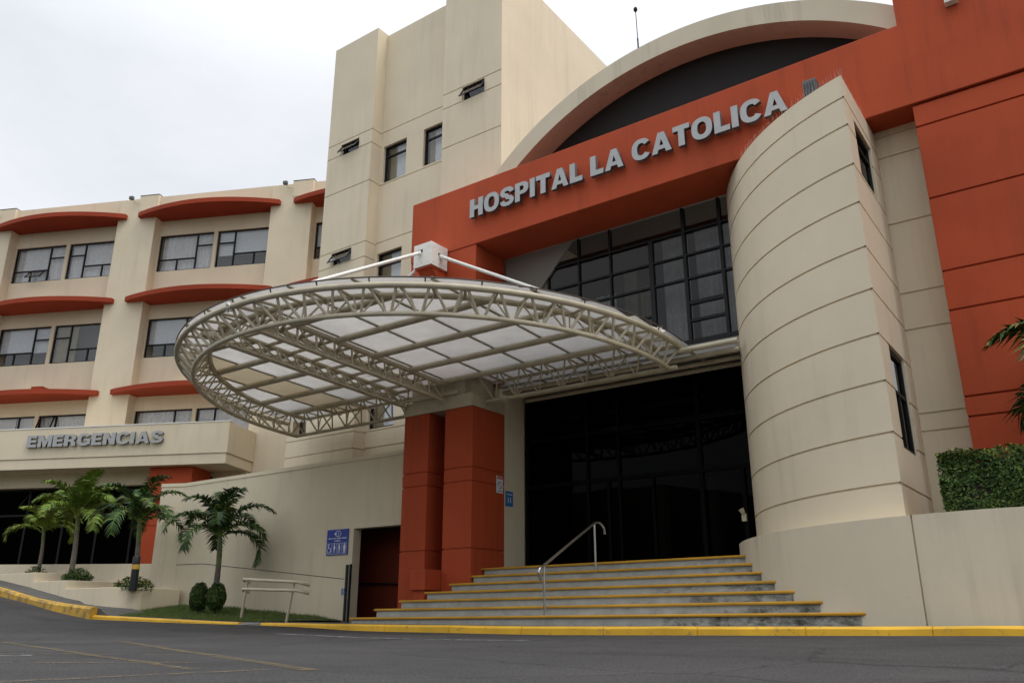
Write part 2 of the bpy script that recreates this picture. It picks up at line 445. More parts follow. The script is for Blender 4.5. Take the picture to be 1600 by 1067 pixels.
def wall(mb, fr, u0, u1, z0, z1, recess=(), holes=(), reveal=0.15, ucuts=()):
    """wall face with sunk grooves (u0,u1,z0,z1,depth) and open holes (u0,u1,z0,z1) with reveals"""
    us = {u0, u1}; zs = {z0, z1}
    for r in list(recess) + list(holes):
        us |= {min(max(r[0], u0), u1), min(max(r[1], u0), u1)}; zs |= {min(max(r[2], z0), z1), min(max(r[3], z0), z1)}
    us |= {c for c in ucuts if u0 < c < u1}
    us = sorted(us); zs = sorted(zs)
    us = [us[0]] + [b for a, b in zip(us, us[1:]) if b - a > 1e-5]
    zs = [zs[0]] + [b for a, b in zip(zs, zs[1:]) if b - a > 1e-5]
    nu, nz = len(us) - 1, len(zs) - 1
    D = [[0.0] * nz for _ in range(nu)]; H = [[False] * nz for _ in range(nu)]
    for i in range(nu):
        for j in range(nz):
            cu, cz = (us[i] + us[i + 1]) / 2, (zs[j] + zs[j + 1]) / 2
            for r in recess:
                if r[0] < cu < r[1] and r[2] < cz < r[3]: D[i][j] = max(D[i][j], r[4])
            for h in holes:
                if h[0] < cu < h[1] and h[2] < cz < h[3]: D[i][j] = reveal; H[i][j] = True
            if not H[i][j]:
                d = D[i][j]
                mb.face([fr(us[i], d, zs[j]), fr(us[i + 1], d, zs[j]), fr(us[i + 1], d, zs[j + 1]), fr(us[i], d, zs[j + 1])])
    for i in range(nu):
        for j in range(nz - 1):
            a, b = D[i][j], D[i][j + 1]
            if abs(a - b) > 1e-6:
                z = zs[j + 1]; mb.face([fr(us[i], a, z), fr(us[i + 1], a, z), fr(us[i + 1], b, z), fr(us[i], b, z)])
    for i in range(nu - 1):
        for j in range(nz):
            a, b = D[i][j], D[i + 1][j]
            if abs(a - b) > 1e-6:
                u = us[i + 1]; mb.face([fr(u, a, zs[j]), fr(u, a, zs[j + 1]), fr(u, b, zs[j + 1]), fr(u, b, zs[j])])

def grooves(u0, u1, zl, w=0.03, d=0.022):
    return [(u0, u1, z - w / 2, z + w / 2, d) for z in zl]

def fbox(mb, fr, u0, u1, d0, d1, z0, z1):
    p = [fr(u, d, z) for u in (u0, u1) for d in (d0, d1) for z in (z0, z1)]
    mb.idx(p, [(0, 1, 3, 2), (4, 6, 7, 5), (0, 4, 5, 1), (2, 3, 7, 6), (0, 2, 6, 4), (1, 5, 7, 3)])

def stack(mb, poly_fn, z0, z1, zl, w=0.03, d=0.022, fn=None):
    """solid column of panels separated by grooves; poly_fn(inset) gives the outline"""
    cuts = [z0]
    for z in sorted(zl): cuts += [z - w / 2, z + w / 2]
    cuts.append(z1)
    for a, b in zip(cuts[::2], cuts[1::2]): mb.prism(poly_fn(0), a, b, fn)
    mb.prism(poly_fn(d), z0 + 0.01, z1 - 0.01, fn)

def rect(x0, x1, y0, y1):
    return lambda i: [(x0 + i, y0 + i), (x1 - i, y0 + i), (x1 - i, y1 - i), (x0 + i, y1 - i)]

# window: the frame is the part, panes / curtain / sash are its sub-parts
def window(parent, fr, u0, u1, z0, z1, d, bars=(), cur=None, bw=0.05, glassm=None, name='window', sash=None, fb=0.05):
    f = MB()
    for a, b, c, e in [(u0, u0 + fb, z0, z1), (u1 - fb, u1, z0, z1), (u0 + fb, u1 - fb, z0, z0 + fb), (u0 + fb, u1 - fb, z1 - fb, z1)]:
        fbox(f, fr, a, b, d, d + 0.07, c, e)
    W, Hh = u1 - u0, z1 - z0
    for k, (o, p, a, b) in enumerate(bars):
        e = 0.002 + 0.001 * k
        if o == 'v': fbox(f, fr, u0 + p * W - bw / 2, u0 + p * W + bw / 2, d + e, d + 0.066 - e, z0 + a * Hh, z0 + b * Hh)
        else: fbox(f, fr, u0 + a * W, u0 + b * W, d + e, d + 0.066 - e, z0 + p * Hh - bw / 2, z0 + p * Hh + bw / 2)
    w = f.build(name, FRAME, parent)
    g = MB(); g.face([fr(u0 + 0.02, d + 0.035, z0 + 0.02), fr(u1 - 0.02, d + 0.035, z0 + 0.02), fr(u1 - 0.02, d + 0.035, z1 - 0.02), fr(u0 + 0.02, d + 0.035, z1 - 0.02)])
    g.build('pane', glassm or GLASS, w)
    for c in (cur or []):
        mat, a, b, lo, hi = c[:5]
        m = MB(); ua, ub = u0 + a * W, u0 + b * W; za, zb = z0 + lo * Hh, z0 + hi * Hh
        if mat is BLIND:
            fbox(m, fr, ua, ub, d + 0.13, d + 0.136, za, zb); fbox(m, fr, ua, ub, d + 0.12, d + 0.145, za - 0.03, za)
            m.build('blind', mat, w)
        else:
            n = max(8, int((ub - ua) / 0.022)); pts = []
            for i in range(n + 1):
                u = ua + (ub - ua) * i / n
                pts.append((u, d + 0.17 + 0.028 * math.sin(u * 62 + 1.3 * math.sin(u * 9)) + 0.012 * math.sin(u * 23)))
            for (p, q) in zip(pts, pts[1:]):
                m.face([fr(p[0], p[1], za), fr(q[0], q[1], za), fr(q[0], q[1], zb), fr(p[0], p[1], zb)])
            m.build('curtain', mat, w, smooth=True)
    if sash:
        a, b, lo, hi, out = sash     # top-hung sash pushed outwards at the foot
        m = MB(); ua, ub = u0 + a * W, u0 + b * W; za, zb = z0 + lo * Hh, z0 + hi * Hh
        def sf(u, t, off):           # t 0 at hinge (top) .. 1 at foot
            return fr(u, d - 0.02 - out * t - off, zb - (zb - za) * t * 0.86)
        def sbar(a0, a1, t0, t1):
            p = [sf(u, t, o) for u in (a0, a1) for t in (t0, t1) for o in (0, 0.035)]
            m.idx(p, [(0, 1, 3, 2), (4, 6, 7, 5), (0, 4, 5, 1), (2, 3, 7, 6), (0, 2, 6, 4), (1, 5, 7, 3)])
        tw = 0.05 / max(0.1, zb - za)
        sbar(ua, ua + 0.045, 0, 1); sbar(ub - 0.045, ub, 0, 1); sbar(ua + 0.045, ub - 0.045, 0, tw); sbar(ua + 0.045, ub - 0.045, 1 - tw, 1)
        s_ = m.build('sash', FRAME, w)
        g = MB(); g.face([sf(ua, 0, 0.017), sf(ub, 0, 0.017), sf(ub, 1, 0.017), sf(ua, 1, 0.017)])
        g.build('sash_pane', GLASS, w)
    return w

# ================================================================ SETTING: ground, road, kerb, pavement, lawn
RX = [-60, -45, -36, -30, -26.1, -24.1, -22.7, -21.0, -17.9, -14.8, -13.3, -11.8, -7.6, -2.9, 0, 8, 60]
RZ = [2.6, 2.2, 1.6, 1.02, 0.56, 0.32, 0.12, -0.06, -0.125, -0.165, -0.19, -0.25, -0.27, -0.225, -0.195, -0.195, -0.195]
def interp(x, xs, zs):
    if x <= xs[0]: return zs[0]
    for a, b, p, q in zip(xs, xs[1:], zs, zs[1:]):
        if x <= b: return p + (q - p) * (x - a) / (b - a)
    return zs[-1]
def road_z(x, y):
    t = min(1, max(0, (y - 4.5) / 6.5)); t = t * t * (3 - 2 * t)
    return -0.285 * (1 - t) + interp(x, RX, RZ) * t
mb = MB()
xs = [-160, -110, -80, -60] + [-60 + 0.75 * i for i in range(1, 97)] + [16, 20, 30, 50, 90, 160]
ys = [-160, -100, -60, -30, -15, -8, -4, 0] + [0.5 * i for i in range(1, 24)] + [11.75, 12.03]
grid = [[(x, y, road_z(x, y)) for y in ys] for x in xs]
base = [p for row in grid for p in row]; ny = len(ys)
mb.idx(base, [(i * ny + j, (i + 1) * ny + j, (i + 1) * ny + j + 1, i * ny + j + 1) for i in range(len(xs) - 1) for j in range(ny - 1)])
tag(mb.build('road', ASPHALT, smooth=True), kind='structure')
mb = MB(); mb.face([(-900, -900, -0.62), (900, -900, -0.62), (900, 900, -0.62), (-900, 900, -0.62)])
tag(mb.build('ground', PAVE), kind='structure')

m = MB(); hx = [-150 + 5 * i for i in range(41)]; blocker_prof = [(-22, -0.4), (-24, 3.5), (-27, 7.5), (-33, 9.5), (-60, 13), (-140, 20)]  # unseen dark mass added behind the camera to block low sky light
def blocker_point(x, k):
    y, z = blocker_prof[k]; f = 1.0 if x < 25 else max(0.25, 1 - (x - 25) / 40)
    return (x, y + 2.5 * math.sin(x * 0.13 + k), z * f * (1 + 0.13 * math.sin(x * 0.21 + k * 1.3) + 0.08 * math.sin(x * 0.53)))
for a, b in zip(hx, hx[1:]):
    for k in range(len(blocker_prof) - 1): m.face([blocker_point(a, k), blocker_point(b, k), blocker_point(b, k + 1), blocker_point(a, k + 1)])
tag(m.build('unseen_sky_blocker', leafmat("sky_blocker_green", (0.035, 0.05, 0.02), 0.9, 0.5), smooth=True), kind='structure')

PX = [-60, -28, -24, -22.6, -18.6, -15.5, -12.4, -8, -3, -1.2, 8, 60]
PZ = [0.5, 0.3, 0.14, 0.085, -0.03, -0.110, -0.130, -0.148, -0.120, -0.100, -0.096, -0.096]
def pave_z(x): return interp(x, PX, PZ)
def kerb_y(x): return interp(x, [-22.4, -14], [11.33, 11.42])

def kerb_run(xa, xb, mat, step=0.5):
    m = MB(); n = max(1, int(abs(xb - xa) / step)); prev = None
    st = []
    for i in range(n + 1):
        x = xa + (xb - xa) * i / n
        if i % 3 == 1 and 0 < i < n: st += [(x - 0.007, 0), (x - 0.005, 0.014), (x + 0.005, 0.014), (x + 0.007, 0)]
        else: st.append((x, 0))
    for x, inset in st:
        y = kerb_y(x) + inset; zt = pave_z(x) - inset * 0.8; jz = 0.004 * math.sin(x * 3.1) + 0.003 * math.sin(x * 7.7)
        sec = [(x, y - 0.035, zt - 0.45), (x, y - 0.006, zt - 0.03 + jz), (x, y + 0.02, zt + jz), (x, y + 0.16, zt + 0.002), (x, y + 0.16, zt - 0.45)]
        if prev:
            for k in range(4): m.face([prev[k], sec[k], sec[k + 1], prev[k + 1]])
        else: m.face(sec)
        prev = sec
    m.face(prev)
    return tag(m.build('kerb', mat), kind='structure')
kerb_run(-22.4, -15.3, KERB_Y); kerb_run(-14.6, 12, KERB_Y)
m = MB()    # dropped kerb in front of the ramp
m.idx([(-15.3, 11.38, -0.40), (-14.6, 11.39, -0.40), (-14.6, 11.39, -0.125), (-15.3, 11.38, -0.16), (-15.3, 11.56, -0.40), (-14.6, 11.57, -0.40), (-14.6, 11.57, -0.118), (-15.3, 11.56, -0.108)],
      [(0, 1, 2, 3), (4, 7, 6, 5), (3, 2, 6, 7), (0, 3, 7, 4), (1, 5, 6, 2), (0, 4, 5, 1)])
tag(m.build('kerb', GREYK), kind='structure')

m = MB(); prev = None     # pavement behind the kerb
for i in range(120):
    x = -22.4 + 0.5 * i
    a = (x, kerb_y(x) + 0.159, pave_z(x)); b = (x, 13.2 if x < -12 else 16, pave_z(x) + 0.0)
    if x < -15.6: b = (x, kerb_y(x) + 0.42, pave_z(x) + 0.004)
    if prev: m.face([prev[0], a, b, prev[1]])
    prev = (a, b)
tag(m.build('pavement', PAVE), kind='structure')

# the sloping driveway kerb with its narrow pavement, up to the emergency entrance
SX = [-44, -30, -26.1, -24.15, -23.15, -22.2, -21.0]
SZ = [2.85, 1.26, 0.765, 0.485, 0.375, 0.30, 0.225]
m = MB(); prev = None
for i in range(60):
    x = -21.0 - 23.0 * i / 59; zt = interp(x, SX, SZ); y = 11.28; w = 0.006 * math.sin(x * 5.3)
    sec = [(x, y - 0.04, zt - 0.75), (x, y - 0.012 + w, zt - 0.05), (x, y + 0.02, zt + w), (x, y + 0.17, zt + 0.005), (x, y + 0.17, zt - 0.75)]
    if prev:
        for k in range(4): m.face([prev[k], sec[k], sec[k + 1], prev[k + 1]])
    else: m.face(sec)
    prev = sec
m.face(prev)
tag(m.build('kerb', KERB_W), kind='structure')
m = MB(); prev = None
for i in range(48):
    x = -20.4 - 0.5 * i; z = interp(x, SX + [-20.4], SZ + [0.0])
    a = (x, 11.445, z + 0.003); b = (x, 12.6, z + 0.05 if x < -23 else z - 0.05)
    if prev:
        m.face([prev[0], a, b, prev[1]]); m.face([prev[0], a, (a[0], a[1], a[2] - 0.5), (prev[0][0], prev[0][1], prev[0][2] - 0.5)])
    prev = (a, b)
tag(m.build('path', PAVE), kind='structure')

# lawn between kerb and ramp wall
def lawn_z(x, y):
    f = min(1, max(0, (y - 12.0) / 2.4))
    zb = interp(x, [-24, -22, -19.8, -16.2, -15.4, -14], [0.34, 0.32, 0.25, 0.0, -0.07, -0.12])
    return (pave_z(x) + 0.012) * (1 - f) + zb * f + 0.012 * math.sin(x * 4.1 + y * 3) * f
m = MB()
lx = [-23.2 + 0.26 * i for i in range(31)]
for a, b in zip(lx, lx[1:]):
    for j in range(8):
        def P(x, t):
            y0 = kerb_y(x) + 0.40; y = y0 + (14.5 - y0) * t
            return (x, y, lawn_z(x, y))
        m.face([P(a, j / 8), P(b, j / 8), P(b, (j + 1) / 8), P(a, (j + 1) / 8)])
tag(m.build('lawn', LAWN, smooth=True), kind='structure')
m = MB(); rg = random.Random(3)
for i in range(16000):
    x = rg.uniform(-23.0, -15.55); y0 = kerb_y(x) + 0.40; y = rg.uniform(y0, 14.38)
    if y > 14.38 - 0.0 or (x > -15.9 and y > 12.9 and rg.random() < 0.6): continue
    z = lawn_z(x, y); h = rg.uniform(0.03, 0.075); an = rg.uniform(0, 6.28); w = 0.006
    dx, dy = math.cos(an) * w, math.sin(an) * w; lx_, ly_ = rg.uniform(-0.03, 0.03), rg.uniform(-0.03, 0.03)
    m.face([(x - dx, y - dy, z - 0.01), (x + dx, y + dy, z - 0.01), (x + lx_, y + ly_, z + h)])
tag(m.raw('grass', GRASS), kind='stuff', label='short green lawn grass in front of the cream ramp wall', cat='grass')

# painted lines on the road (thin sheets, flat part of the road)
def line(p, q, w, mat, seg=14, jit=0.02):
    m = MB(); p, q = Vector(p), Vector(q); t = (q - p).normalized(); n = Vector((-t.y, t.x)); prev = None; r2 = random.Random(int(p.x * 100 + q.y * 77))
    for i in range(seg + 1):
        c = p + (q - p) * i / seg; ww = w / 2 * (1 + r2.uniform(-0.12, 0.12)); c = c + n * r2.uniform(-jit, jit)
        a = c + n * ww; b = c - n * ww
        e = ((a.x, a.y, road_z(a.x, a.y) + 0.005), (b.x, b.y, road_z(b.x, b.y) + 0.005))
        if prev: m.face([prev[0], e[0], e[1], prev[1]])
        prev = e
    return tag(m.build('road_marking', mat), kind='structure')
line((-12.5, 3.0), (-9.9, 5.75), 0.10, LINE_Y); line((-9.9, 5.75), (-3.8, 3.35), 0.10, LINE_Y)
line((-11.0, 4.9), (-4.4, 3.0), 0.08, LINE_Y); line((-8.5, 2.8), (-6.2, 4.1), 0.07, LINE_Y)
line((-4.3, 1.75), (-4.05, 3.25), 0.08, LINE_Y); line((-6.5, 2.3), (-5.0, 3.5), 0.06, LINE_Y)
line((-11.3, 9.15), (-8.7, 8.45), 0.13, LINE_W); line((-8.7, 8.45), (-5.8, 8.3), 0.12, LINE_W)
line((-7.6, 2.6), (-7.0, 3.35), 0.13, LINE_W)

# ================================================================ ENTRANCE BUILDING
eb = thing('entrance_building', 'terracotta and cream hospital entrance block with curved drum and arched roofline', 'building', (-6, 14, 0))
# portal beam and tall red mass on the right, one body of terracotta render
m = MB()
pf = [(-13.28, 8.42), (9.0, 8.42), (9.0, 19.0), (-1.6, 19.0), (-1.6, 10.07), (-13.28, 10.07)]
m.prism(pf, 14.0, 15.2, lambda x, z, y: (x, y, z))
m.build('portal_frame', RED, eb, bevel=0.015)
m = MB(); m.box(-13.28, -11.2, 14.02, 15.18, 5.22, 8.417); m.build('portal_leg', RED, eb, bevel=0.015)
m = MB()
m.box(-1.59, 8.99, 15.195, 22.0, 8.44, 18.99)
m.build('red_block', RED, eb, bevel=0.012)
m = MB()
stack(m, rect(-1.585, 9.0, 14.045, 21.9), 0.6, 8.385, [7.97, 6.60, 5.285, 4.61, 3.20, 2.885], w=0.035, d=0.03)
m.build('red_wall', RED, eb, bevel=0.008)
m = MB()
frR = frame((0, 14.6, 0), (1, 0, 0), (0, 1, 0))
wall(m, frR, -2.6, -1.56, 0.9, 8.46, recess=grooves(-3, -1, [8.29, 7.87, 6.555, 5.24, 4.585, 3.14, 2.845], w=0.035))
m.build('rear_wall', CREAM_W, eb)

# paired pillars under the canopy
for x0, x1 in ((-13.25, -12.49), (-12.0, -11.2)):
    m = MB(); stack(m, rect(x0, x1, 14.0, 15.19), -0.1, 4.47, [3.105, 2.80, 1.376], w=0.03, d=0.022)
    m.build('pillar', RED, eb, bevel=0.008)
m = MB(); m.box(-12.495, -11.995, 15.0, 15.17, -0.1, 4.465); m.build('infill_panel', RED, eb)
m = MB(); m.box(-12.46, -12.02, 13.5, 14.35, 0.53, 0.95); m.box(-12.40, -12.08, 13.56, 14.2, 0.1, 0.53); m.build('plinth_box', RED, eb, bevel=0.01)
# jamb behind the pillars
m = MB(); m.box(-13.2, -11.212, 15.203, 16.0, 0.6, 5.2)
m.build('jamb_wall', CREAM_W, eb)

# arch above the beam
AC, AR, AI = (-6.04, 5.09), 7.21, 6.76
m = MB(); na = 72; ring = []
for i in range(na + 1):
    t = math.pi * (0.17 + (0.80 - 0.17) * i / na)
    t = math.pi * (1 - 0.165) - (math.pi * (1 - 0.165) - math.acos((-1.0 - AC[0]) / AR)) * i / na
    c, s = math.cos(t), math.sin(t)
    ring.append([(AC[0] + AR * c, 14.4, AC[1] + AR * s), (AC[0] + AI * c, 14.4, AC[1] + AI * s), (AC[0] + AI * c, 15.05, AC[1] + AI * s), (AC[0] + AR * c, 15.05, AC[1] + AR * s)])
for a, b in zip(ring, ring[1:]):
    for k in range(4): m.face([a[k], b[k], b[(k + 1) % 4], a[(k + 1) % 4]])
m.face(ring[0]); m.face(ring[-1])
m.build('arch', CREAM_D, eb, smooth=True)
m = MB()
pts = [(AC[0] + (AI + 0.1) * math.cos(math.pi * i / 40), 15.02, AC[1] + (AI + 0.1) * math.sin(math.pi * i / 40)) for i in range(41)]
m.face([p for p in pts if p[2] > 8.3])
m.build('arch_infill', plain("dark_arch_cladding", (0.024, 0.023, 0.022), 0.6, 0, 0.15), eb)
m = MB()     # barrel roof behind the arch
prevp = None
for i in range(31):
    t = math.pi * (0.15 + 0.7 * i / 30); p = (AC[0] + (AR - 0.03) * math.cos(t), AC[1] + (AR - 0.03) * math.sin(t))
    if prevp and p[0] < -1.5: m.face([(prevp[0], 15.04, prevp[1]), (p[0], 15.04, p[1]), (p[0], 24, p[1]), (prevp[0], 24, prevp[1])])
    prevp = p
m.build('roof', GREYP, eb, smooth=True)

# drum: grooved curved wall and its flat side face with two windows
DC = (-0.75, 17.21); DR = 5.1; DX = -2.34
a0 = math.atan2(12.364 - DC[1], DX - DC[0]); a1 = R(-185)
zl = [7.95, 7.44, 6.73, 6.06, 5.31, 4.62, 3.92, 3.21, 2.46, 1.75]
def drum_f(u, d, z):
    a = a0 + (a1 - a0) * u; r = DR - d
    return (DC[0] + r * math.cos(a), DC[1] + r * math.sin(a), z)
m = MB()
wall(m, drum_f, 0, 1, 1.1, 8.36, recess=grooves(-1, 2, zl, w=0.034, d=0.024), ucuts=[i / 80 for i in range(81)])
frS = frame((DX, 0, 0), (0, 1, 0), (-1, 0, 0))
ysc = 12.364
wu, wlo = (12.88, 14.0, 6.78, 7.80), (12.95, 14.02, 2.33, 3.92)
# grooves meet the window reveals and stop there
rec = grooves(12, 15, zl, w=0.034, d=0.024)
wall(m, frS, ysc, 14.65, 1.1, 8.36, recess=rec, holes=[wu, wlo], reveal=0.10)
cap = [(drum_f(i / 40, 0, 0)[0], drum_f(i / 40, 0, 0)[1]) for i in range(41)] + [(DX, 17.6)]
m.face([(x, y, 8.36) for x, y in cap])
dr = m.build('drum', CREAM, eb)
for h in (wu, wlo):
    window(eb, frS, h[0], h[1], h[2], h[3], 0.045, bars=[('h', 0.58 if h is wlo else 0.68, 0.05, 0.95)] + ([('v', 0.5, 0.05, 0.58)] if h is wlo else []), cur=None, glassm=GLASS_D, fb=0.075)
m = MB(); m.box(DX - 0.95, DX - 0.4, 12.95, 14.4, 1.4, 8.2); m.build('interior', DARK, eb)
# bird spikes along the drum rim
m = MB(); rs = random.Random(5)
for i in range(120):
    u = i / 120 * 0.8; p = Vector(drum_f(u, 0.03, 8.34)); q = p + Vector((rs.uniform(-0.03, 0.03), rs.uniform(-0.03, 0.03), rs.uniform(0.13, 0.19)))
    m.tube([p, q], 0.0015, k=3, caps=False)
for i in range(40):
    p = Vector((DX - 0.03, ysc + 0.05 * i, 8.34)); m.tube([p, p + Vector((rs.uniform(-0.03, 0.03), rs.uniform(-0.03, 0.03), 0.16))], 0.0015, k=3, caps=False)
m.build('bird_spikes', plain("spike_wire", (0.45, 0.33, 0.28), 0.5), eb)

# glazed hall front above the canopy
frG = frame((0, 15.2, 0), (1, 0, 0), (0, 1, 0))
m = MB()
for k, (x, w, zt) in enumerate([(-10.75, 0.04, 8.42), (-9.95, 0.04, 8.42), (-9.1, 0.042, 8.42), (-8.27, 0.042, 8.42), (-7.26, 0.10, 7.84), (-6.47, 0.07, 8.42), (-5.65, 0.065, 8.42), (-4.85, 0.05, 8.42)]):
    fbox(m, frG, x - w / 2, x + w / 2, 0.01, 0.12, 5.30, zt)
for k, (z, a, b, w) in enumerate([(7.85, -11.2, -4.2, 0.04), (7.30, -11.2, -4.2, 0.04), (6.76, -11.2, -4.2, 0.045), (6.21, -6.47, -5.65, 0.08), (5.82, -6.47, -5.65, 0.06), (6.1, -11.2, -7.26, 0.05), (5.36, -11.2, -4.2, 0.10)]):
    fbox(m, frG, a, b, 0.015 + 0.001 * k, 0.112 - 0.001 * k, z - w / 2, z + w / 2)
cw = m.build('curtain_wall', FRAME, eb)
m = MB(); m.face([frG(-11.18, 0.06, 5.3), frG(-4.2, 0.06, 5.3), frG(-4.2, 0.06, 8.42), frG(-11.18, 0.06, 8.42)]); m.build('glazing', GLASS_D, cw)
def pleat(name, fr, ua, ub, d, za, zb, mat, parent):
    m = MB(); n = int((ub - ua) / 0.025); pts = [(ua + (ub - ua) * i / n, d + 0.035 * math.sin(i * 1.35 + math.sin(i * 0.31) * 2)) for i in range(n + 1)]
    for p, q in zip(pts, pts[1:]): m.face([fr(p[0], p[1], za), fr(q[0], q[1], za), fr(q[0], q[1], zb), fr(p[0], p[1], zb)])
    return m.build(name, mat, parent, smooth=True)
for a, b, z0, z1, mt in [(-7.16, -6.55, 5.35, 8.06, SHEER), (-6.38, -5.2, 5.35, 8.06, SHEER), (-5.1, -4.4, 5.35, 8.06, SHEER), (-7.75, -7.35, 5.35, 7.0, TANCUR), (-8.9, -8.35, 5.35, 7.0, SHEER), (-8.15, -7.8, 5.35, 7.52, TANCUR)]:
    pleat('curtain', frG, a, b, 0.42, z0, z1, mt, cw)
m = MB(); m.face([frG(-11.18, -0.005, 8.415), frG(-9.24, -0.005, 8.415), frG(-11.18, -0.005, 6.26)]); m.face([frG(-11.18, 0.05, 8.415), frG(-9.24, 0.05, 8.415), frG(-11.18, 0.05, 6.26)])  # solid grey wedge standing in for a reflection in the hall glass
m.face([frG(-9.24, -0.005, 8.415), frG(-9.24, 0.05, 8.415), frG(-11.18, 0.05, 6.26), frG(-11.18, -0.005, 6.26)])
m.build('reflection_wedge', GREYP, eb)
m = MB(); m.box(-11.2, -4.0, 15.2, 16.1, 5.06, 5.29); m.build('floor_slab', GREYP, eb)
m = MB()    # hall interior
m.face([(-11.19, 15.9, 5.3), (-4, 15.9, 5.3), (-4, 19, 5.3), (-11.19, 19, 5.3)]); m.face([(-11.19, 17.2, 5.3), (-4, 17.2, 5.3), (-4, 17.2, 9), (-11.19, 17.2, 9)])
m.build('interior', ROOM, eb)

# dark glazed entrance under the canopy
frE = frame((0, 16.02, 0), (1, 0, 0), (0, 1, 0))
m = MB()
for k, (x, w, za, zb) in enumerate([(-11.15, 0.08, 1.0, 5.06), (-9.5, 0.06, 1.0, 5.06), (-8.98, 0.06, 1.0, 2.88), (-8.7, 0.05, 1.0, 5.06), (-7.9, 0.05, 1.0, 2.85), (-6.80, 0.09, 1.0, 5.06), (-5.92, 0.08, 1.0, 2.85), (-5.0, 0.08, 1.0, 5.06)]):
    fbox(m, frE, x - w / 2, x + w / 2, 0.0, 0.10, za, zb)
for k, (z, a, b, w) in enumerate([(2.87, -11.1, -4.6, 0.09), (3.95, -11.1, -4.6, 0.06), (1.06, -11.1, -4.6, 0.10), (5.03, -11.1, -4.6, 0.07)]):
    fbox(m, frE, a, b, 0.006 + 0.001 * k, 0.093 - 0.001 * k, z - w / 2, z + w / 2)
eg = m.build('entrance_glazing', plain("dark_bronze_frame", (0.005, 0.005, 0.005), 0.7, 0, 0.05), eb)
m = MB(); m.face([frE(-11.19, 0.05, 1.0), frE(-4.2, 0.05, 1.0), frE(-4.2, 0.05, 5.06), frE(-11.19, 0.05, 5.06)]); m.build('pane', GLASS_E, eg)
m = MB(); m.box(-8.15, -7.9, 16.5, 16.75, 1.0, 2.7); m.box(-6.9, -6.75, 16.6, 16.8, 1.0, 2.8); m.build('inner_column', ROOM, eb)
m = MB()
m.face([(-11.19, 19, 1), (-4, 19, 1), (-4, 19, 5.06), (-11.19, 19, 5.06)]); m.face([(-11.19, 16.1, 5.055), (-4, 16.1, 5.055), (-4, 19, 5.055), (-11.19, 19, 5.055)])
m.face([(-11.19, 16, 1.0), (-11.19, 19, 1.0), (-11.19, 19, 5.06), (-11.19, 16.2, 5.06)])
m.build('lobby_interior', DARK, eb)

# ---------------------------------------------------------------- raised lettering
def ring_pts(cx, cy, rx, ry, t0, t1, n, p=2.35):
    out = []
    for i in range(n + 1):
        t = R(t0 + (t1 - t0) * i / n); c, s = math.cos(t), math.sin(t)
        out.append((cx + rx * math.copysign(abs(c) ** (2 / p), c), cy + ry * math.copysign(abs(s) ** (2 / p), s)))
    return out
def stroke(center, widths):
    L, Rr = [], []
    for i, p in enumerate(center):
        a = center[max(0, i - 1)]; b = center[min(len(center) - 1, i + 1)]
        tx, ty = b[0] - a[0], b[1] - a[1]; l = math.hypot(tx, ty) or 1; nx, ny = -ty / l, tx / l
        # horizontal strokes are thinner than verticals
        w = widths * (0.78 + 0.22 * abs(ty / l)) / 2
        L.append((p[0] + nx * w, p[1] + ny * w)); Rr.append((p[0] - nx * w, p[1] - ny * w))
    return L + Rr[::-1]
ST, HT = 0.295, 0.225
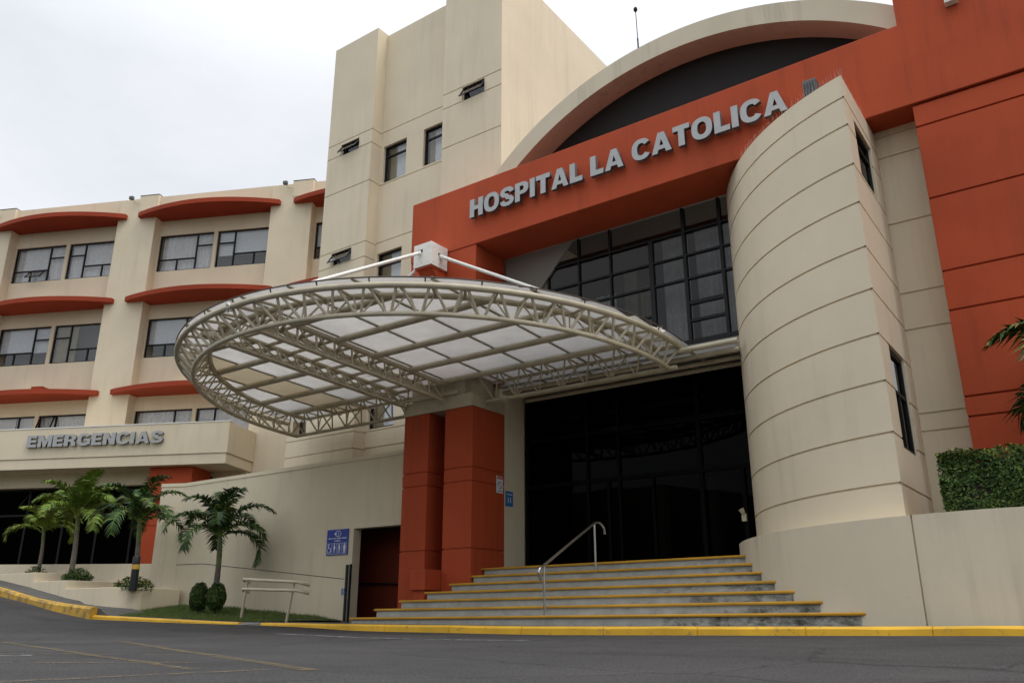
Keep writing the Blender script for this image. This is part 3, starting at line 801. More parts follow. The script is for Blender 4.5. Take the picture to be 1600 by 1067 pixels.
def glyph(ch):
    if ch == 'H': return 0.86, [[(0, 0), (ST, 0), (ST, .39), (.86 - ST, .39), (.86 - ST, 0), (.86, 0), (.86, 1), (.86 - ST, 1), (.86 - ST, .61), (ST, .61), (ST, 1), (0, 1)]]
    if ch == 'I': return ST + 0.01, [[(0, 0), (ST, 0), (ST, 1), (0, 1)]]
    if ch == 'L': return 0.70, [[(0, 0), (.70, 0), (.70, HT + .02), (ST, HT + .02), (ST, 1), (0, 1)]]
    if ch == 'T': return 0.80, [[(.40 - ST / 2, 0), (.40 + ST / 2, 0), (.40 + ST / 2, 1 - HT - .02), (.80, 1 - HT - .02), (.80, 1), (0, 1), (0, 1 - HT - .02), (.40 - ST / 2, 1 - HT - .02)]]
    if ch == 'E': return 0.74, [[(0, 0), (.74, 0), (.74, HT), (ST, HT), (ST, .40), (.70, .40), (.70, .60), (ST, .60), (ST, 1 - HT), (.72, 1 - HT), (.72, 1), (0, 1)]]
    if ch == 'A': return 0.98, [[(0, 0), (.28, 0), (.335, .17), (.645, .17), (.70, 0), (.98, 0), (.64, 1), (.34, 1)], [(.395, .36), (.585, .36), (.49, .68)]]
    if ch == 'N': return 0.86, [[(0, 0), (ST - .01, 0), (ST - .01, .56), (.86 - ST, 0), (.86, 0), (.86, 1), (.86 - ST + .01, 1), (.86 - ST + .01, .44), (ST, 1), (0, 1)]]
    if ch == 'M': return 1.02, [[(0, 0), (ST - .03, 0), (ST - .03, .62), (.42, 0), (.60, 0), (1.02 - ST + .03, .62), (1.02 - ST + .03, 0), (1.02, 0), (1.02, 1), (.70, 1), (.51, .42), (.32, 1), (0, 1)]]
    if ch == 'O': return 0.96, [ring_pts(.48, .5, .48, .52, 0, 352.5, 47), ring_pts(.48, .5, .205, .30, 0, 352.5, 47)]
    if ch == 'C':
        o = ring_pts(.48, .5, .48, .52, 32, 328, 44); i = ring_pts(.48, .5, .205, .30, 36, 324, 44)
        return 0.91, [o + i[::-1]]
    if ch == 'G':
        o = ring_pts(.48, .5, .48, .52, 34, 318, 44); i = ring_pts(.48, .5, .205, .30, 38, 322, 44)
        return 0.94, [o + [(.90, .06), (.93, .06), (.93, .56), (.50, .56), (.50, .38), (.68, .38), (.68, .30)] + i[::-1]]
    if ch in 'PR':
        bowl = [(.46, 1)] + ring_pts(.46, .69, .36, .31, 85, -85, 20) + [(.46, .38)]
        if ch == 'P': return 0.82, [[(0, 0), (ST, 0), (ST, .36)] + [(.46, .36)] + ring_pts(.46, .68, .36, .32, -85, 85, 20) + [(.46, 1), (0, 1)], [(ST, .555), (ST, .81)] + ring_pts(.42, .6825, .115, .1275, 85, -85, 10)]
        return 0.88, [[(0, 0), (ST, 0), (ST, .37), (.40, .37)] + [(.50, .30), (.545, .12), (.58, 0), (.88, 0), (.82, .16), (.79, .34), (.68, .44)] + ring_pts(.46, .71, .375, .29, -50, 85, 18) + [(.46, 1), (0, 1)], [(ST, .56), (ST, .81)] + ring_pts(.42, .685, .125, .125, 85, -85, 10)]
    if ch == 'S':
        c = ring_pts(.42, .735, .285, .17, 12, 262, 26, 2.1) ; d = ring_pts(.42, .265, .295, .17, 82, -168, 26, 2.1)
        c[0] = (.70, .70); d[-1] = (.125, .29)
        return 0.84, [stroke(c + d, .265)]
    return 0.3, []
def lettering(root, text, fr, ua, ub, z0, h, depth, space=0.36, gap=0.085):
    total = 0; items = []
    for ch in text:
        if ch == ' ': total += space; continue
        w, sp = glyph(ch); items.append((ch, total, sp)); total += w + gap
    total -= gap; k = (ub - ua) / total
    for ch, off, sp in items:
        cu = bpy.data.curves.new('letter', 'CURVE'); cu.dimensions = '2D'; cu.fill_mode = 'BOTH'; cu.extrude = depth / 2
        for pl in sp:
            s = cu.splines.new('POLY'); s.points.add(len(pl) - 1); s.use_cyclic_u = True
            for pt, (x, y) in zip(s.points, pl): pt.co = (x * k, y * h, 0, 1)
        tmp = bpy.data.objects.new('tmp', cu); COL.objects.link(tmp)
        dg = bpy.context.evaluated_depsgraph_get(); dg.update()
        me = bpy.data.meshes.new_from_object(tmp.evaluated_get(dg))
        bpy.data.objects.remove(tmp); bpy.data.curves.remove(cu)
        me.materials.clear(); me.materials.append(SILVER); me.materials.append(SILVER_D)
        mi = [0 if abs(p.normal.z) > 0.7 else 1 for p in me.polygons]
        me.polygons.foreach_set('material_index', mi)
        for v in me.vertices:
            v.co = Vector(fr(ua + off * k + v.co.x, -v.co.z, z0 + v.co.y))
        me.update()
        o = bpy.data.objects.new('letter', me); COL.objects.link(o); o.parent = root
        o.matrix_parent_inverse = Matrix.Translation(-root.location)
t = thing('sign_lettering', 'long row of silver raised letters across the terracotta beam', 'sign', (-7.4, 13.9, 9.04), 'raised silver lettering')
lettering(t, 'HOSPITAL LA CATOLICA', frame((0, 13.885, 0), (1, 0, 0), (0, 1, 0)), -11.26, -3.62, 9.035, 0.475, 0.10)

# grey floodlight box on the beam, behind the drum rim
t = thing('beam_floodlight', 'grey ribbed lamp box on the red beam just behind the drum rim', 'floodlight', (-3.15, 13.9, 9.3), 'floodlights on the facades')
m = MB(); m.prism([(-3.26, 13.66), (-3.02, 13.66), (-3.02, 13.9), (-3.26, 13.9)], 9.02, 9.38)
for k in range(5): m.box(-3.25 + 0.05 * k, -3.23 + 0.05 * k, 13.63, 13.66, 9.0, 9.34)
m.build('housing', RUBBER, t, bevel=0.02)
m = MB(); m.box(-3.19, -3.13, 13.88, 14.0, 9.1, 9.2); m.build('bracket', FRAME, t)
# small white lamp high on the red block
t = thing('wall_lamp', 'small white box lamp high on the red wall, top right', 'lamp', (-0.73, 13.9, 10.3))
m = MB(); m.box(-0.80, -0.60, 13.86, 14.0, 10.06, 10.5); m.build('housing', WHITE, t, bevel=0.01)
m = MB(); m.box(-0.78, -0.66, 13.845, 13.861, 10.12, 10.46); m.build('lens', SIGNW, t)
# lamp beside the doors, on the drum
t = thing('wall_lamp', 'small pale wall lamp on the drum edge beside the dark doors', 'lamp', (-5.72, 15.2, 1.9))
m = MB(); m.tube([(-5.70, 15.30, 1.84), (-5.73, 15.27, 1.92)], [0.035, 0.055], k=12); m.build('shade', STEEL_C, t, smooth=True)
m = MB(); m.box(-5.74, -5.66, 15.30, 15.36, 1.70, 1.84); m.build('back_plate', STEEL_C, t)
# antenna mast on the arch
t = thing('antenna_mast', 'thin dark mast with a knob on top above the arch', 'mast', (-7.62, 16, 12.0))
m = MB(); m.tube([(-7.62, 16, 11.9), (-7.64, 16, 13.9)], 0.022, k=6); m.tube([(-7.64, 16, 13.9), (-7.655, 16, 14.8)], 0.012, k=6); m.build('pole', FRAME, t)
m = MB(); m.tube([(-7.655, 16, 14.72), (-7.655, 16, 14.78), (-7.655, 16, 14.84), (-7.655, 16, 14.88)], [0.02, 0.055, 0.05, 0.015], k=8); m.build('knob', FRAME, t, smooth=True)

# ================================================================ RETAINING WALL UNDER THE DRUM
RW = 5.43
def rw_f(u, d, z):
    # u in metres of X for the straight run, then along the arc
    if u >= -1.35: return (u, 11.815 + d, z)
    a = math.atan2(11.815 - DC[1], -1.35 - DC[0]) - (-1.35 - u) / RW
    return (DC[0] + (RW - d) * math.cos(a), DC[1] + (RW - d) * math.sin(a), z)
RTOP = 1.265
m = MB()
wall(m, rw_f, -9.5, 9.0, -0.5, RTOP, recess=[(-2.235, -2.21, -0.5, RTOP, 0.03)], ucuts=[-9.5 + 0.1 * i for i in range(84)])
prev = None
for i in range(106):
    u = -9.5 + 0.1 * i if i < 84 else -1.1 + (i - 83) * 0.46
    a = rw_f(u, 0, RTOP); b = rw_f(u, 1.2, RTOP)
    if prev: m.face([prev[0], a, b, prev[1]])
    prev = (a, b)
tag(m.build('retaining_wall', CREAM_D), 'low cream base wall curving round beneath the drum', 'wall')

# ================================================================ STAIRS
st = thing('entrance_steps', 'broad concrete entrance steps with yellow painted nosings and dark moss stains', 'steps', (-8, 12.3, -0.15))
LX = [-12.92, -12.58, -12.24, -11.86, -11.50, -11.215, -11.205]
def tilt(x, y, z): return (x, y, z + 0.0075 * (x + 8))
RXE = [-2.75, -3.35, -3.85, -4.25, -4.6, -4.85, -5.05]
for k in range(7):
    Y = 12.27 + 0.351 * k; z = 0.02 + 0.1638 * k
    m = MB()
    y1 = Y + 0.55 if k < 6 else 16.1
    m.box(LX[k] + 0.045 + 0.002 * k, RXE[k], Y + 0.03, y1, (z - 0.175) if k else -0.4, z - 0.036, tilt)
    m.box(LX[k] + 0.004, RXE[k], Y + 0.012, y1 - 0.01, z - 0.036, z - 0.002, tilt)
    s = m.build('step', CONC, st)
    m = MB(); n = 26
    sec = [(0.0, -0.040), (-0.006, -0.020), (0.0, -0.004), (0.018, 0.003), (0.050, 0.003)]
    prev = None; r3 = random.Random(k)
    for i in range(n + 1):
        x = LX[k] + (RXE[k] - LX[k]) * i / n; j = r3.uniform(-0.003, 0.003)
        pts = [tilt(x, Y + a + j, z + b) for a, b in sec]
        if prev:
            for q in range(len(sec) - 1): m.face([prev[q], pts[q], pts[q + 1], prev[q + 1]])
        else: m.face(pts)
        prev = pts
    m.build('nosing', NOSE_Y, s)

hr = thing('stair_handrail', 'stainless steel handrail with curled ends rising up the entrance steps', 'handrail', (-8.35, 12.5, 0.02))
m = MB()
A, B = Vector((-8.345, 12.5, 0.86)), Vector((-8.22, 14.08, 1.72)); dv = (B - A).normalized()
rail = [A + Vector((0, -0.10, -0.26)), A + Vector((0, -0.155, -0.17)), A + Vector((0, -0.14, -0.07)), A + dv * -0.02, A + (B - A) * 0.5, B + dv * 0.02, B + Vector((0.03, 0.14, 0.01)), B + Vector((0.06, 0.24, -0.07)), B + Vector((0.07, 0.27, -0.2))]
def smooth_path(p, n=6):
    out = []
    for i in range(len(p) - 1):
        p0, p1, p2, p3 = p[max(0, i - 1)], p[i], p[i + 1], p[min(len(p) - 1, i + 2)]
        for j in range(n):
            t = j / n
            out.append(0.5 * ((2 * p1) + (p2 - p0) * t + (2 * p0 - 5 * p1 + 4 * p2 - p3) * t * t + (3 * p1 - p0 - 3 * p2 + p3) * t ** 3))
    return out + [p[-1]]
m.tube(rail[:1] + smooth_path(rail[0:4]) + [A + (B - A) * 0.5] + smooth_path(rail[5:]), 0.026, k=10); m.build('rail', INOX, hr, smooth=True)
for p, z in ((A, -0.01), (B, 0.83)):
    m = MB(); m.tube([(p.x, p.y, z), (p.x, p.y, p.z)], 0.022, k=10); m.tube([(p.x, p.y, z + 0.0), (p.x, p.y, z + 0.025)], 0.045, k=12); m.build('post', INOX, hr, smooth=True)

# ================================================================ ENTRANCE CANOPY
cn = thing('entrance_canopy', 'cream steel truss canopy, half round with frosted panels and tie rods', 'canopy', (-12.2, 14.4, 4.5))
def zc(y, h): return 4.62 + h + 0.045 * (14.4 - y)
def circ(c, rr, a, h):
    x = c[0] + rr * math.cos(a); y = c[1] - rr * math.sin(a)
    return Vector((x, y, zc(y, h)))
C1, C2 = (-12.1, 14.12), (-12.25, 14.22)
Rb, Ro, Ri = 5.5, 5.87, 5.22
A0, A1 = R(-3), R(183)
NB = 34
def arc(c, rr, h, n=72): return [circ(c, rr, A0 + (A1 - A0) * i / n, h) for i in range(n + 1)]
m = MB(); m.tube(arc(C2, Ro, 0.43), 0.058, k=10); m.build('outer_chord', STEEL_C, cn, smooth=True)
m = MB(); m.tube(arc(C1, Ri, 0.45), 0.058, k=10); m.build('inner_chord', STEEL_C, cn, smooth=True)
m = MB(); m.tube(arc(C1, Rb, 0.0), 0.046, k=10); m.build('bottom_chord', STEEL_C, cn, smooth=True)
m = MB()
for i in range(NB):
    am = A0 + (A1 - A0) * (i + 0.5) / NB; aa = A0 + (A1 - A0) * i / NB; ab = A0 + (A1 - A0) * (i + 1) / NB
    b = circ(C1, Rb, am, 0); e = (ab - aa) * 0.06
    for a, sg in ((aa + e, -1), (ab - e, 1)):
        m.tube([b + (circ(C1, Rb, am + sg * 0.008, 0) - b), circ(C2, Ro, a, 0.43)], 0.027, k=6, caps=False)
        m.tube([b + (circ(C1, Rb, am + sg * 0.008, 0) - b), circ(C1, Ri, a, 0.45)], 0.018, k=6, caps=False)
    m.tube([circ(C2, Ro, aa, 0.43), circ(C1, Ri, aa, 0.45)], 0.03, k=6, caps=False)
m.build('rim_bracing', STEEL_C, cn, smooth=True)
# back trusses along the facade, left and right of the pillars
for xa, xb in ((-17.55, -13.28), (-11.18, -6.45)):
    m = MB()
    m.tube([(xa, 14.68, 5.16), (xb, 14.68, 5.16)], 0.058, k=10); m.tube([(xa, 14.12, 5.17), (xb, 14.12, 5.17)], 0.05, k=10)
    m.tube([(xa if xa < -12 else xa + 0.05, 14.4, 4.62), (xb, 14.4, 4.62)], 0.045, k=10)
    n = 8
    for i in range(n):
        x0 = xa + (xb - xa) * i / n; x1 = xa + (xb - xa) * (i + 1) / n; xm = (x0 + x1) / 2
        for yy in ((14.68, 14.12) if i % 2 else (14.12,)):
            m.tube([(x0 + 0.02, yy, 5.16), (xm - 0.02, 14.4, 4.63)], 0.02, k=6, caps=False); m.tube([(xm + 0.02, 14.4, 4.63), (x1 - 0.02, yy, 5.16)], 0.02, k=6, caps=False)
        m.tube([(x0, 14.68, 5.16), (x0, 14.12, 5.17)], 0.028, k=6, caps=False)
    m.build('back_truss', STEEL_C, cn, smooth=True)
# the two spine trusses running out from the support cap
def spine(xo, xi, xbm, yend):
    m = MB(); n = 11; ya = 13.98
    def T(x, y): return Vector((x, y, zc(y, 0.47)))
    def Bt(y): return Vector((xbm, y, zc(y, 0.06)))
    m.tube([T(xo, ya), T(xo, yend)], 0.058, k=10); m.tube([T(xi, ya), T(xi, yend)], 0.05, k=10); m.tube([Bt(ya), Bt(yend)], 0.042, k=10)
    for i in range(n):
        y0 = ya + (yend - ya) * i / n; y1 = ya + (yend - ya) * (i + 1) / n
        m.tube([T(xo, y0), Bt(y0)], 0.024, k=6, caps=False); m.tube([Bt(y0), T(xo, y1)], 0.019, k=6, caps=False)
        m.tube([T(xi, y0), Bt(y0)], 0.022, k=6, caps=False); m.tube([Bt(y0), T(xi, y1)], 0.019, k=6, caps=False)
        m.tube([T(xi, y0), T(xo, y0)], 0.036, k=8, caps=False); m.tube([T(xi, y0), T(xo, (y0 + y1) / 2)], 0.03, k=8, caps=False)
    m.build('spine_truss', STEEL_C, cn, smooth=True)
spine(-12.1, -12.62, -12.06, 8.75); spine(-14.08, -13.52, -13.2, 8.95)
for i in range(9):
    y = 13.6 - 0.58 * i; m = MB(); m.tube([(-13.52, y, zc(y, 0.47)), (-12.62, y, zc(y, 0.47))], 0.04, k=8); m.build('spine_tie', STEEL_C, cn, smooth=True)
PY = [13.9, 12.86, 11.77, 10.7, 9.65, 8.75]
for y in PY:
    d = C1[1] - y; hw = math.sqrt(max(0, Ri * Ri - d * d))
    for xa, xb in ((C1[0] - hw, -14.08), (-12.1, C1[0] + hw)):
        if xb - xa < 0.3: continue
        m = MB(); m.tube([(xa, y, zc(y, 0.47)), (xb, y, zc(y, 0.47))], 0.066, k=10); m.build('purlin', STEEL_C, cn, smooth=True)
# panels and glazing bars
RP = 5.90
XB = [-18.3, -17.57, -16.41, -15.25, -14.1, -13.1, -12.02, -10.93, -9.76, -8.6, -7.43, -6.2]
YB = [14.86, 13.9, 12.86, 11.77, 10.7, 9.65, 8.2]
def yc(x):
    q = RP * RP - (x - C2[0]) ** 2
    return C2[1] - math.sqrt(q) if q > 0 else None
for i in range(len(XB) - 1):
    for j in range(len(YB) - 1):
        yb, ya = YB[j], YB[j + 1]; lo = []
        for k in range(9):
            x = XB[i] + 0.008 + (XB[i + 1] - XB[i] - 0.016) * k / 8; y = yc(x)
            if y is None: continue
            y = max(y, ya + 0.006)
            if y < yb - 0.02: lo.append((x, y))
        if len(lo) < 2: continue
        poly = lo + [(lo[-1][0], yb - 0.006), (lo[0][0], yb - 0.006)]
        m = MB(); m.prism([(x, y) for x, y in poly], 0, 0.012, lambda x, y, z: (x, y, zc(y, 0.548) + z))
        m.build('roof_panel', PANEL_T if (i == 2 and j < 5) else PANEL, cn)
GBAR = plain("brown_glazing_bar", (0.34, 0.29, 0.21), 0.6)
for x in XB[1:-1]:
    y = yc(x)
    if y is None: continue
    m = MB()
    for h in (0.522, 0.562): m.idx([(x + a, yy, zc(yy, h) + b) for a in (-0.019, 0.019) for yy in (y, 14.86) for b in (0, 0.022)], [(0, 1, 3, 2), (4, 6, 7, 5), (0, 4, 5, 1), (2, 3, 7, 6), (0, 2, 6, 4), (1, 5, 7, 3)])
    m.build('glazing_bar', GBAR, cn)
m = MB()      # thin dark trim round the panel edge
m.tube([circ(C2, RP + 0.01, A0 + (A1 - A0) * i / 72, 0.558) for i in range(73)], 0.014, k=6); m.build('edge_trim', plain("brown_edge_trim", (0.10, 0.075, 0.06), 0.6), cn, smooth=True)
CLIP = plain("dark_clip", (0.09, 0.07, 0.05), 0.6)
for i in range(1, 20):
    m = MB(); a = A0 + (A1 - A0) * i / 20; m.tube([circ(C2, RP + 0.02, a, 0.56), circ(C2, Ro, a, 0.48)], 0.014, k=5)
    m.build('edge_clip', CLIP, cn)
# flat roof between the half round and the facade
for y, r in ((14.46, 0.058), (15.0, 0.055), (15.5, 0.055), (15.93, 0.055)):
    m = MB(); m.tube([((-6.4 if y < 14.6 else -11.1), y, 4.95), ({14.46: -5.2, 15.0: -5.38, 15.5: -5.55, 15.93: -5.7}[y], y, 4.95)], r, k=10); m.build('purlin', STEEL_C, cn, smooth=True)
for xa, xb in ((-11.1, -9.9), (-9.88, -8.72), (-8.7, -7.52), (-7.5, -6.32), (-6.3, -5.45)):
    m = MB(); m.box(xa, xb, 14.75, 15.98, 5.015, 5.03); m.build('roof_panel', PANEL, cn)
for x in (-9.89, -8.71, -7.51, -6.31):
    m = MB(); m.box(x - 0.025, x + 0.025, 14.75, 15.98, 4.985, 5.012); m.build('glazing_bar', GBAR, cn)
# support cap on the pillars
m = MB(); m.box(-13.285, -11.195, 13.985, 15.19, 4.472, 4.78); m.box(-13.1, -11.5, 14.06, 15.1, 4.78, 5.10)
m.box(-13.3, -11.6, 13.93, 13.984, 4.79, 4.86)
for x in (-13.0, -12.8, -12.55, -12.35, -12.1, -11.75, -11.45): m.tube([(x, 13.97, 4.6), (x, 13.986, 4.6)], 0.016, k=6)
m.build('support_cap', STEEL_C, cn, bevel=0.01)
m = MB(); m.tube([(-11.6, 14.6, 4.7), (-11.6, 14.6, 5.2)], 0.40, k=28); m.build('cap_collar', STEEL_C, cn, smooth=True)
# white anchor box and tie rods
m = MB(); m.box(-12.61, -12.05, 13.39, 13.985, 7.905, 8.495)
for a in (0.1, 0.28, 0.46):
    for b in (0.1, 0.48): m.tube([(-12.61 + a, 13.38, 7.905 + b), (-12.61 + a, 13.391, 7.905 + b)], 0.02, k=6); m.tube([(-12.051, 13.39 + a, 7.905 + b), (-12.04, 13.39 + a, 7.905 + b)], 0.02, k=6)
ab = m.build('anchor_box', WHITE, cn, bevel=0.008)
m = MB(); m.prism([(-12.58, 13.42), (-12.08, 13.42), (-12.08, 13.98), (-12.58, 13.98)], 7.86, 7.903); m.idx([(-12.56, 13.5, 7.86), (-12.1, 13.5, 7.86), (-12.1, 13.99, 7.86), (-12.56, 13.99, 7.86), (-12.56, 13.99, 7.35), (-12.1, 13.99, 7.35)], [(0, 1, 2, 3), (0, 4, 5, 1), (0, 3, 4), (1, 5, 2), (3, 2, 5, 4)])
m.build('bracket', RED, cn)
for p, q in (((-12.40, 13.30, 8.22), (-12.32, 8.36, 5.36)), ((-11.96, 13.72, 8.16), (-6.6, 14.1, 5.30)), ((-12.70, 13.72, 8.12), (-17.9, 13.9, 5.30))):
    m = MB(); p, q = Vector(p), Vector(q); m.tube([p, q], 0.042, k=10)
    d = (q - p).normalized(); m.tube([p - d * 0.12, p], 0.05, k=8); m.tube([q, q + d * 0.1], 0.05, k=8)
    e = Vector((0, 0, 1)); m.tube([q + Vector((0, 0, 0.10)), q - Vector((0, 0, 0.12))], 0.035, k=8)
    s2 = d.cross(e).normalized() * 0.1
    m.tube([q + s2 + Vector((0, 0, 0.06)), q + s2 - Vector((0, 0, 0.12))], 0.03, k=8); m.tube([q - s2, q + s2], 0.022, k=8)
    m.build('tie_rod', WHITE, cn, smooth=True)
for fr_, u, z in ((frame((0, 13.39, 0), (1, 0, 0), (0, 1, 0)), -12.40, 8.24), (frame((-12.05, 0, 0), (0, 1, 0), (-1, 0, 0)), 13.72, 8.17)):
    m = MB(); fbox(m, fr_, u - 0.075, u + 0.075, -0.012, -0.001, z + 0.03, z + 0.10); m.build('rod_slot', FRAME, cn)

# ================================================================ TOWER
tw = thing('tower_building', 'tall plain cream tower block with stepped front and narrow slot windows', 'building', (-14.5, 15.2, 0))
YR, YM, TT = 15.2, 15.63, 17.82
gz = [14.12, 13.65, 12.36, 10.36, 9.87, 8.6, 6.6, 6.1, 4.74, 4.28]
frT = frame((0, YR, 0), (1, 0, 0), (0, 1, 0)); frM = frame((0, YM, 0), (1, 0, 0), (0, 1, 0))
slots = [(-12.72, -11.93, 13.66, 14.09)]
m = MB(); wall(m, frT, -13.42, -11.345, -0.3, 21.5, recess=grooves(-14, -11, gz), holes=slots, reveal=0.2)
frT2 = frame((-11.345, 0, 0), (0, 1, 0), (-1, 0, 0)); wall(m, frT2, YR, 32, -0.3, 17.86)
m.face([(-13.42, YR, -0.3), (-13.42, YM + 0.1, -0.3), (-13.42, YM + 0.1, 21.5), (-13.42, YR, 21.5)])
m.face([(-11.345, YR, 17.86), (-11.345, 16.6, 17.86), (-11.345, 16.6, 21.5), (-11.345, YR, 21.5)])
m.face([(-13.42, 16.6, 17.5), (-11.345, 16.6, 17.5), (-11.345, 16.6, 21.5), (-13.42, 16.6, 21.5)])
m.build('right_bay', CREAM, tw)
mids = [(-16.14, -15.2, 12.38, 13.64), (-14.52, -13.80, 12.40, 13.64), (-16.18, -15.2, 8.66, 10.07), (-16.18, -15.2, 4.84, 6.3), (-14.52, -13.8, 8.66, 10.07)]
m = MB(); wall(m, frM, -16.3, -13.40, -0.3, TT - 0.05, recess=grooves(-17, -13, [14.16, 12.33, 10.42, 8.6, 4.78, 4.32]), holes=mids, reveal=0.12); m.build('middle_bay', CREAM, tw)
lsl = [(-17.6, -16.8, 13.62, 14.01), (-17.68, -16.83, 9.9, 10.31)]
m = MB(); wall(m, frT, -18.2, -16.25, 4.9, TT, recess=grooves(-19, -16, gz), holes=lsl, reveal=0.2)
wall(m, frT, -19.02, -16.25, -0.3, 4.9, recess=grooves(-20, -16, gz))
frL = frame((-16.25, 0, 0), (0, 1, 0), (-1, 0, 0)); wall(m, frL, YR, YM + 0.02, -0.3, TT, recess=grooves(0, 99, gz))
m.face([(-18.2, YR, -0.3), (-18.2, 30, -0.3), (-18.2, 30, TT), (-18.2, YR, TT)])
m.face([(-19.02, YR, 4.9), (-18.2, YR, 4.9), (-18.2, 22, 4.9), (-19.02, 22, 4.9)]); m.face([(-19.02, YR, -0.3), (-19.02, 22, -0.3), (-19.02, 22, 4.9), (-19.02, YR, 4.9)])
m.build('left_bay', CREAM, tw)
m = MB(); m.face([(-18.2, YR, TT - 0.06), (-16.25, YR, TT - 0.06), (-16.25, YM, TT - 0.06), (-11.345, YM, TT - 0.06), (-11.345, 30, TT - 0.06), (-18.2, 30, TT - 0.06)]); m.build('roof', GREYP, tw)
for h in mids:
    window(tw, frM, *h, 0.08, bars=[('h', 0.72, 0.04, 0.96)], cur=[(TANCUR, 0.05, 0.42, 0.02, 0.98), (BLIND, 0.42, 0.97, 0.05, 0.98)] if h[1] > -15.3 else [(TANCUR, 0.05, 0.45, 0.02, 0.98)])
for h in slots + lsl:
    window(tw, frT, *h, 0.10, cur=None, sash=(0.0, 1.0, 0.0, 1.0, 0.22))
m = MB(); m.box(-16.24, -13.45, YM + 0.35, YM + 3, 0, 17); m.build('interior', ROOM, tw)
m = MB(); m.box(-13.4, -11.4, YR + 0.4, YR + 3, 8, 16); m.box(-18.1, -16.4, YR + 0.4, YR + 3, 8, 16); m.build('interior', DARK, tw)

# ================================================================ WARD WING
az = R(25.2); Dw = Vector((math.cos(az), math.sin(az), 0)); Nw = Vector((-Dw.y, Dw.x, 0)); P0 = Vector((-32.1, 15.83, 0))
frW = frame(P0, Dw, Nw)
wg = thing('ward_wing', 'four storey cream ward wing with projecting piers and red window visors', 'building', tuple(P0 + Dw * 1 + Vector((0, 0, 1.0))))
piers = [(-13.9, -12.1), (-6.95, -5.15), (0.0, 1.78), (6.97, 8.77), (13.9, 15.7)]
ZT = 16.95
for k, (a, b) in enumerate(piers):
    m = MB(); fbox(m, frW, a, b, 0, 1.2, 0.0, ZT - 0.06); fbox(m, frW, a + 0.9, b + 0.012, -0.012, 0.6, 16.28, ZT + 0.05); m.build('pier', CREAM, wg, bevel=0.02); m = MB(); fbox(m, frW, a + 0.9, b + 0.02, -0.02, 0.6, ZT + 0.052, ZT + 0.075); m.build('pier_coping', FRAME, wg)
m = MB()
bays = [(-12.1, -6.95), (-5.15, 0.0), (1.78, 6.97), (8.77, 13.9)]
levels = [(13.62, 15.26), (9.87, 11.53), (6.10, 7.68), (2.35, 3.95)]
holes = []
for a, b in bays:
    mid = (a + b) / 2
    for z0, z1 in levels: holes += [(a + 0.03, mid - 0.085, z0, z1), (mid + 0.085, b - 0.03, z0, z1)]
frWb = frame(P0 + Nw * 0.45, Dw, Nw)
for a, b in bays:
    hh = [h for h in holes if a <= h[0] <= b]
    wall(m, frWb, a, b, 0.0, 16.2, holes=hh, reveal=0.10)
    fbox(m, frW, a + 0.001, b - 0.001, 0.12, 0.9, 16.14, ZT)
m.build('bay_wall', CREAM, wg)
m = MB(); p = [frW(u, d, 16.5) for u, d in ((-13.9, 0.5), (15.7, 0.5), (15.7, 14), (-13.9, 14))]; m.face(p); m.build('roof', GREYP, wg)
m = MB()
for a, b in bays:
    for z0, z1 in levels:
        fbox(m, frW, a + 0.02, b - 0.02, 1.0, 4.5, z0 - 0.7, z1 + 0.5)
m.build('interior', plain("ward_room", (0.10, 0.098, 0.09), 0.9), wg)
def curt(i):
    return {'full': [(SHEER, 0.02, 0.98, 0.0, 1.0)], 'blind': [(BLIND, 0.02, 0.98, 0.36, 1.0)], 'left': [(SHEER, 0.02, 0.60, 0.0, 1.0), (BLIND, 0.62, 0.98, 0.5, 1.0)], 'tan': [(TANCUR, 0.02, 0.40, 0.0, 1.0)], 'none': []}[i]
types = {(1, 0, 0): 'full', (1, 0, 1): 'full', (2, 0, 0): 'full', (2, 0, 1): 'blind', (1, 1, 0): 'blind', (1, 1, 1): 'tan', (2, 1, 0): 'blind', (2, 1, 1): 'blind', (1, 2, 0): 'left', (1, 2, 1): 'full', (2, 2, 0): 'full', (2, 2, 1): 'full'}
for bi, (a, b) in enumerate(bays):
    mid = (a + b) / 2
    for li, (z0, z1) in enumerate(levels):
        for side in (0, 1):
            u0, u1 = (a + 0.03, mid - 0.085) if side == 0 else (mid + 0.085, b - 0.03)
            if side == 0: bars = [('v', 0.69, 0.03, 0.97), ('h', 0.33, 0.02, 0.67), ('v', 0.35, 0.03, 0.31), ('h', 0.66, 0.71, 0.98)]
            else: bars = [('v', 0.31, 0.03, 0.97), ('h', 0.35, 0.33, 0.98), ('v', 0.68, 0.03, 0.33), ('h', 0.67, 0.02, 0.29)]
            sash = (0.36, 0.66, 0.03, 0.32, 0.28) if (bi, li, side) == (1, 0, 0) else ((0.03, 0.31, 0.05, 0.98, 0.45) if (bi, li, side) == (1, 2, 1) else None)
            window(wg, frWb, u0, u1, z0, z1, 0.06, bars=bars, cur=curt(types.get((bi, li, side), ['full', 'blind', 'none', 'left'][(bi * 3 + li + side) % 4])), sash=sash, bw=0.055)
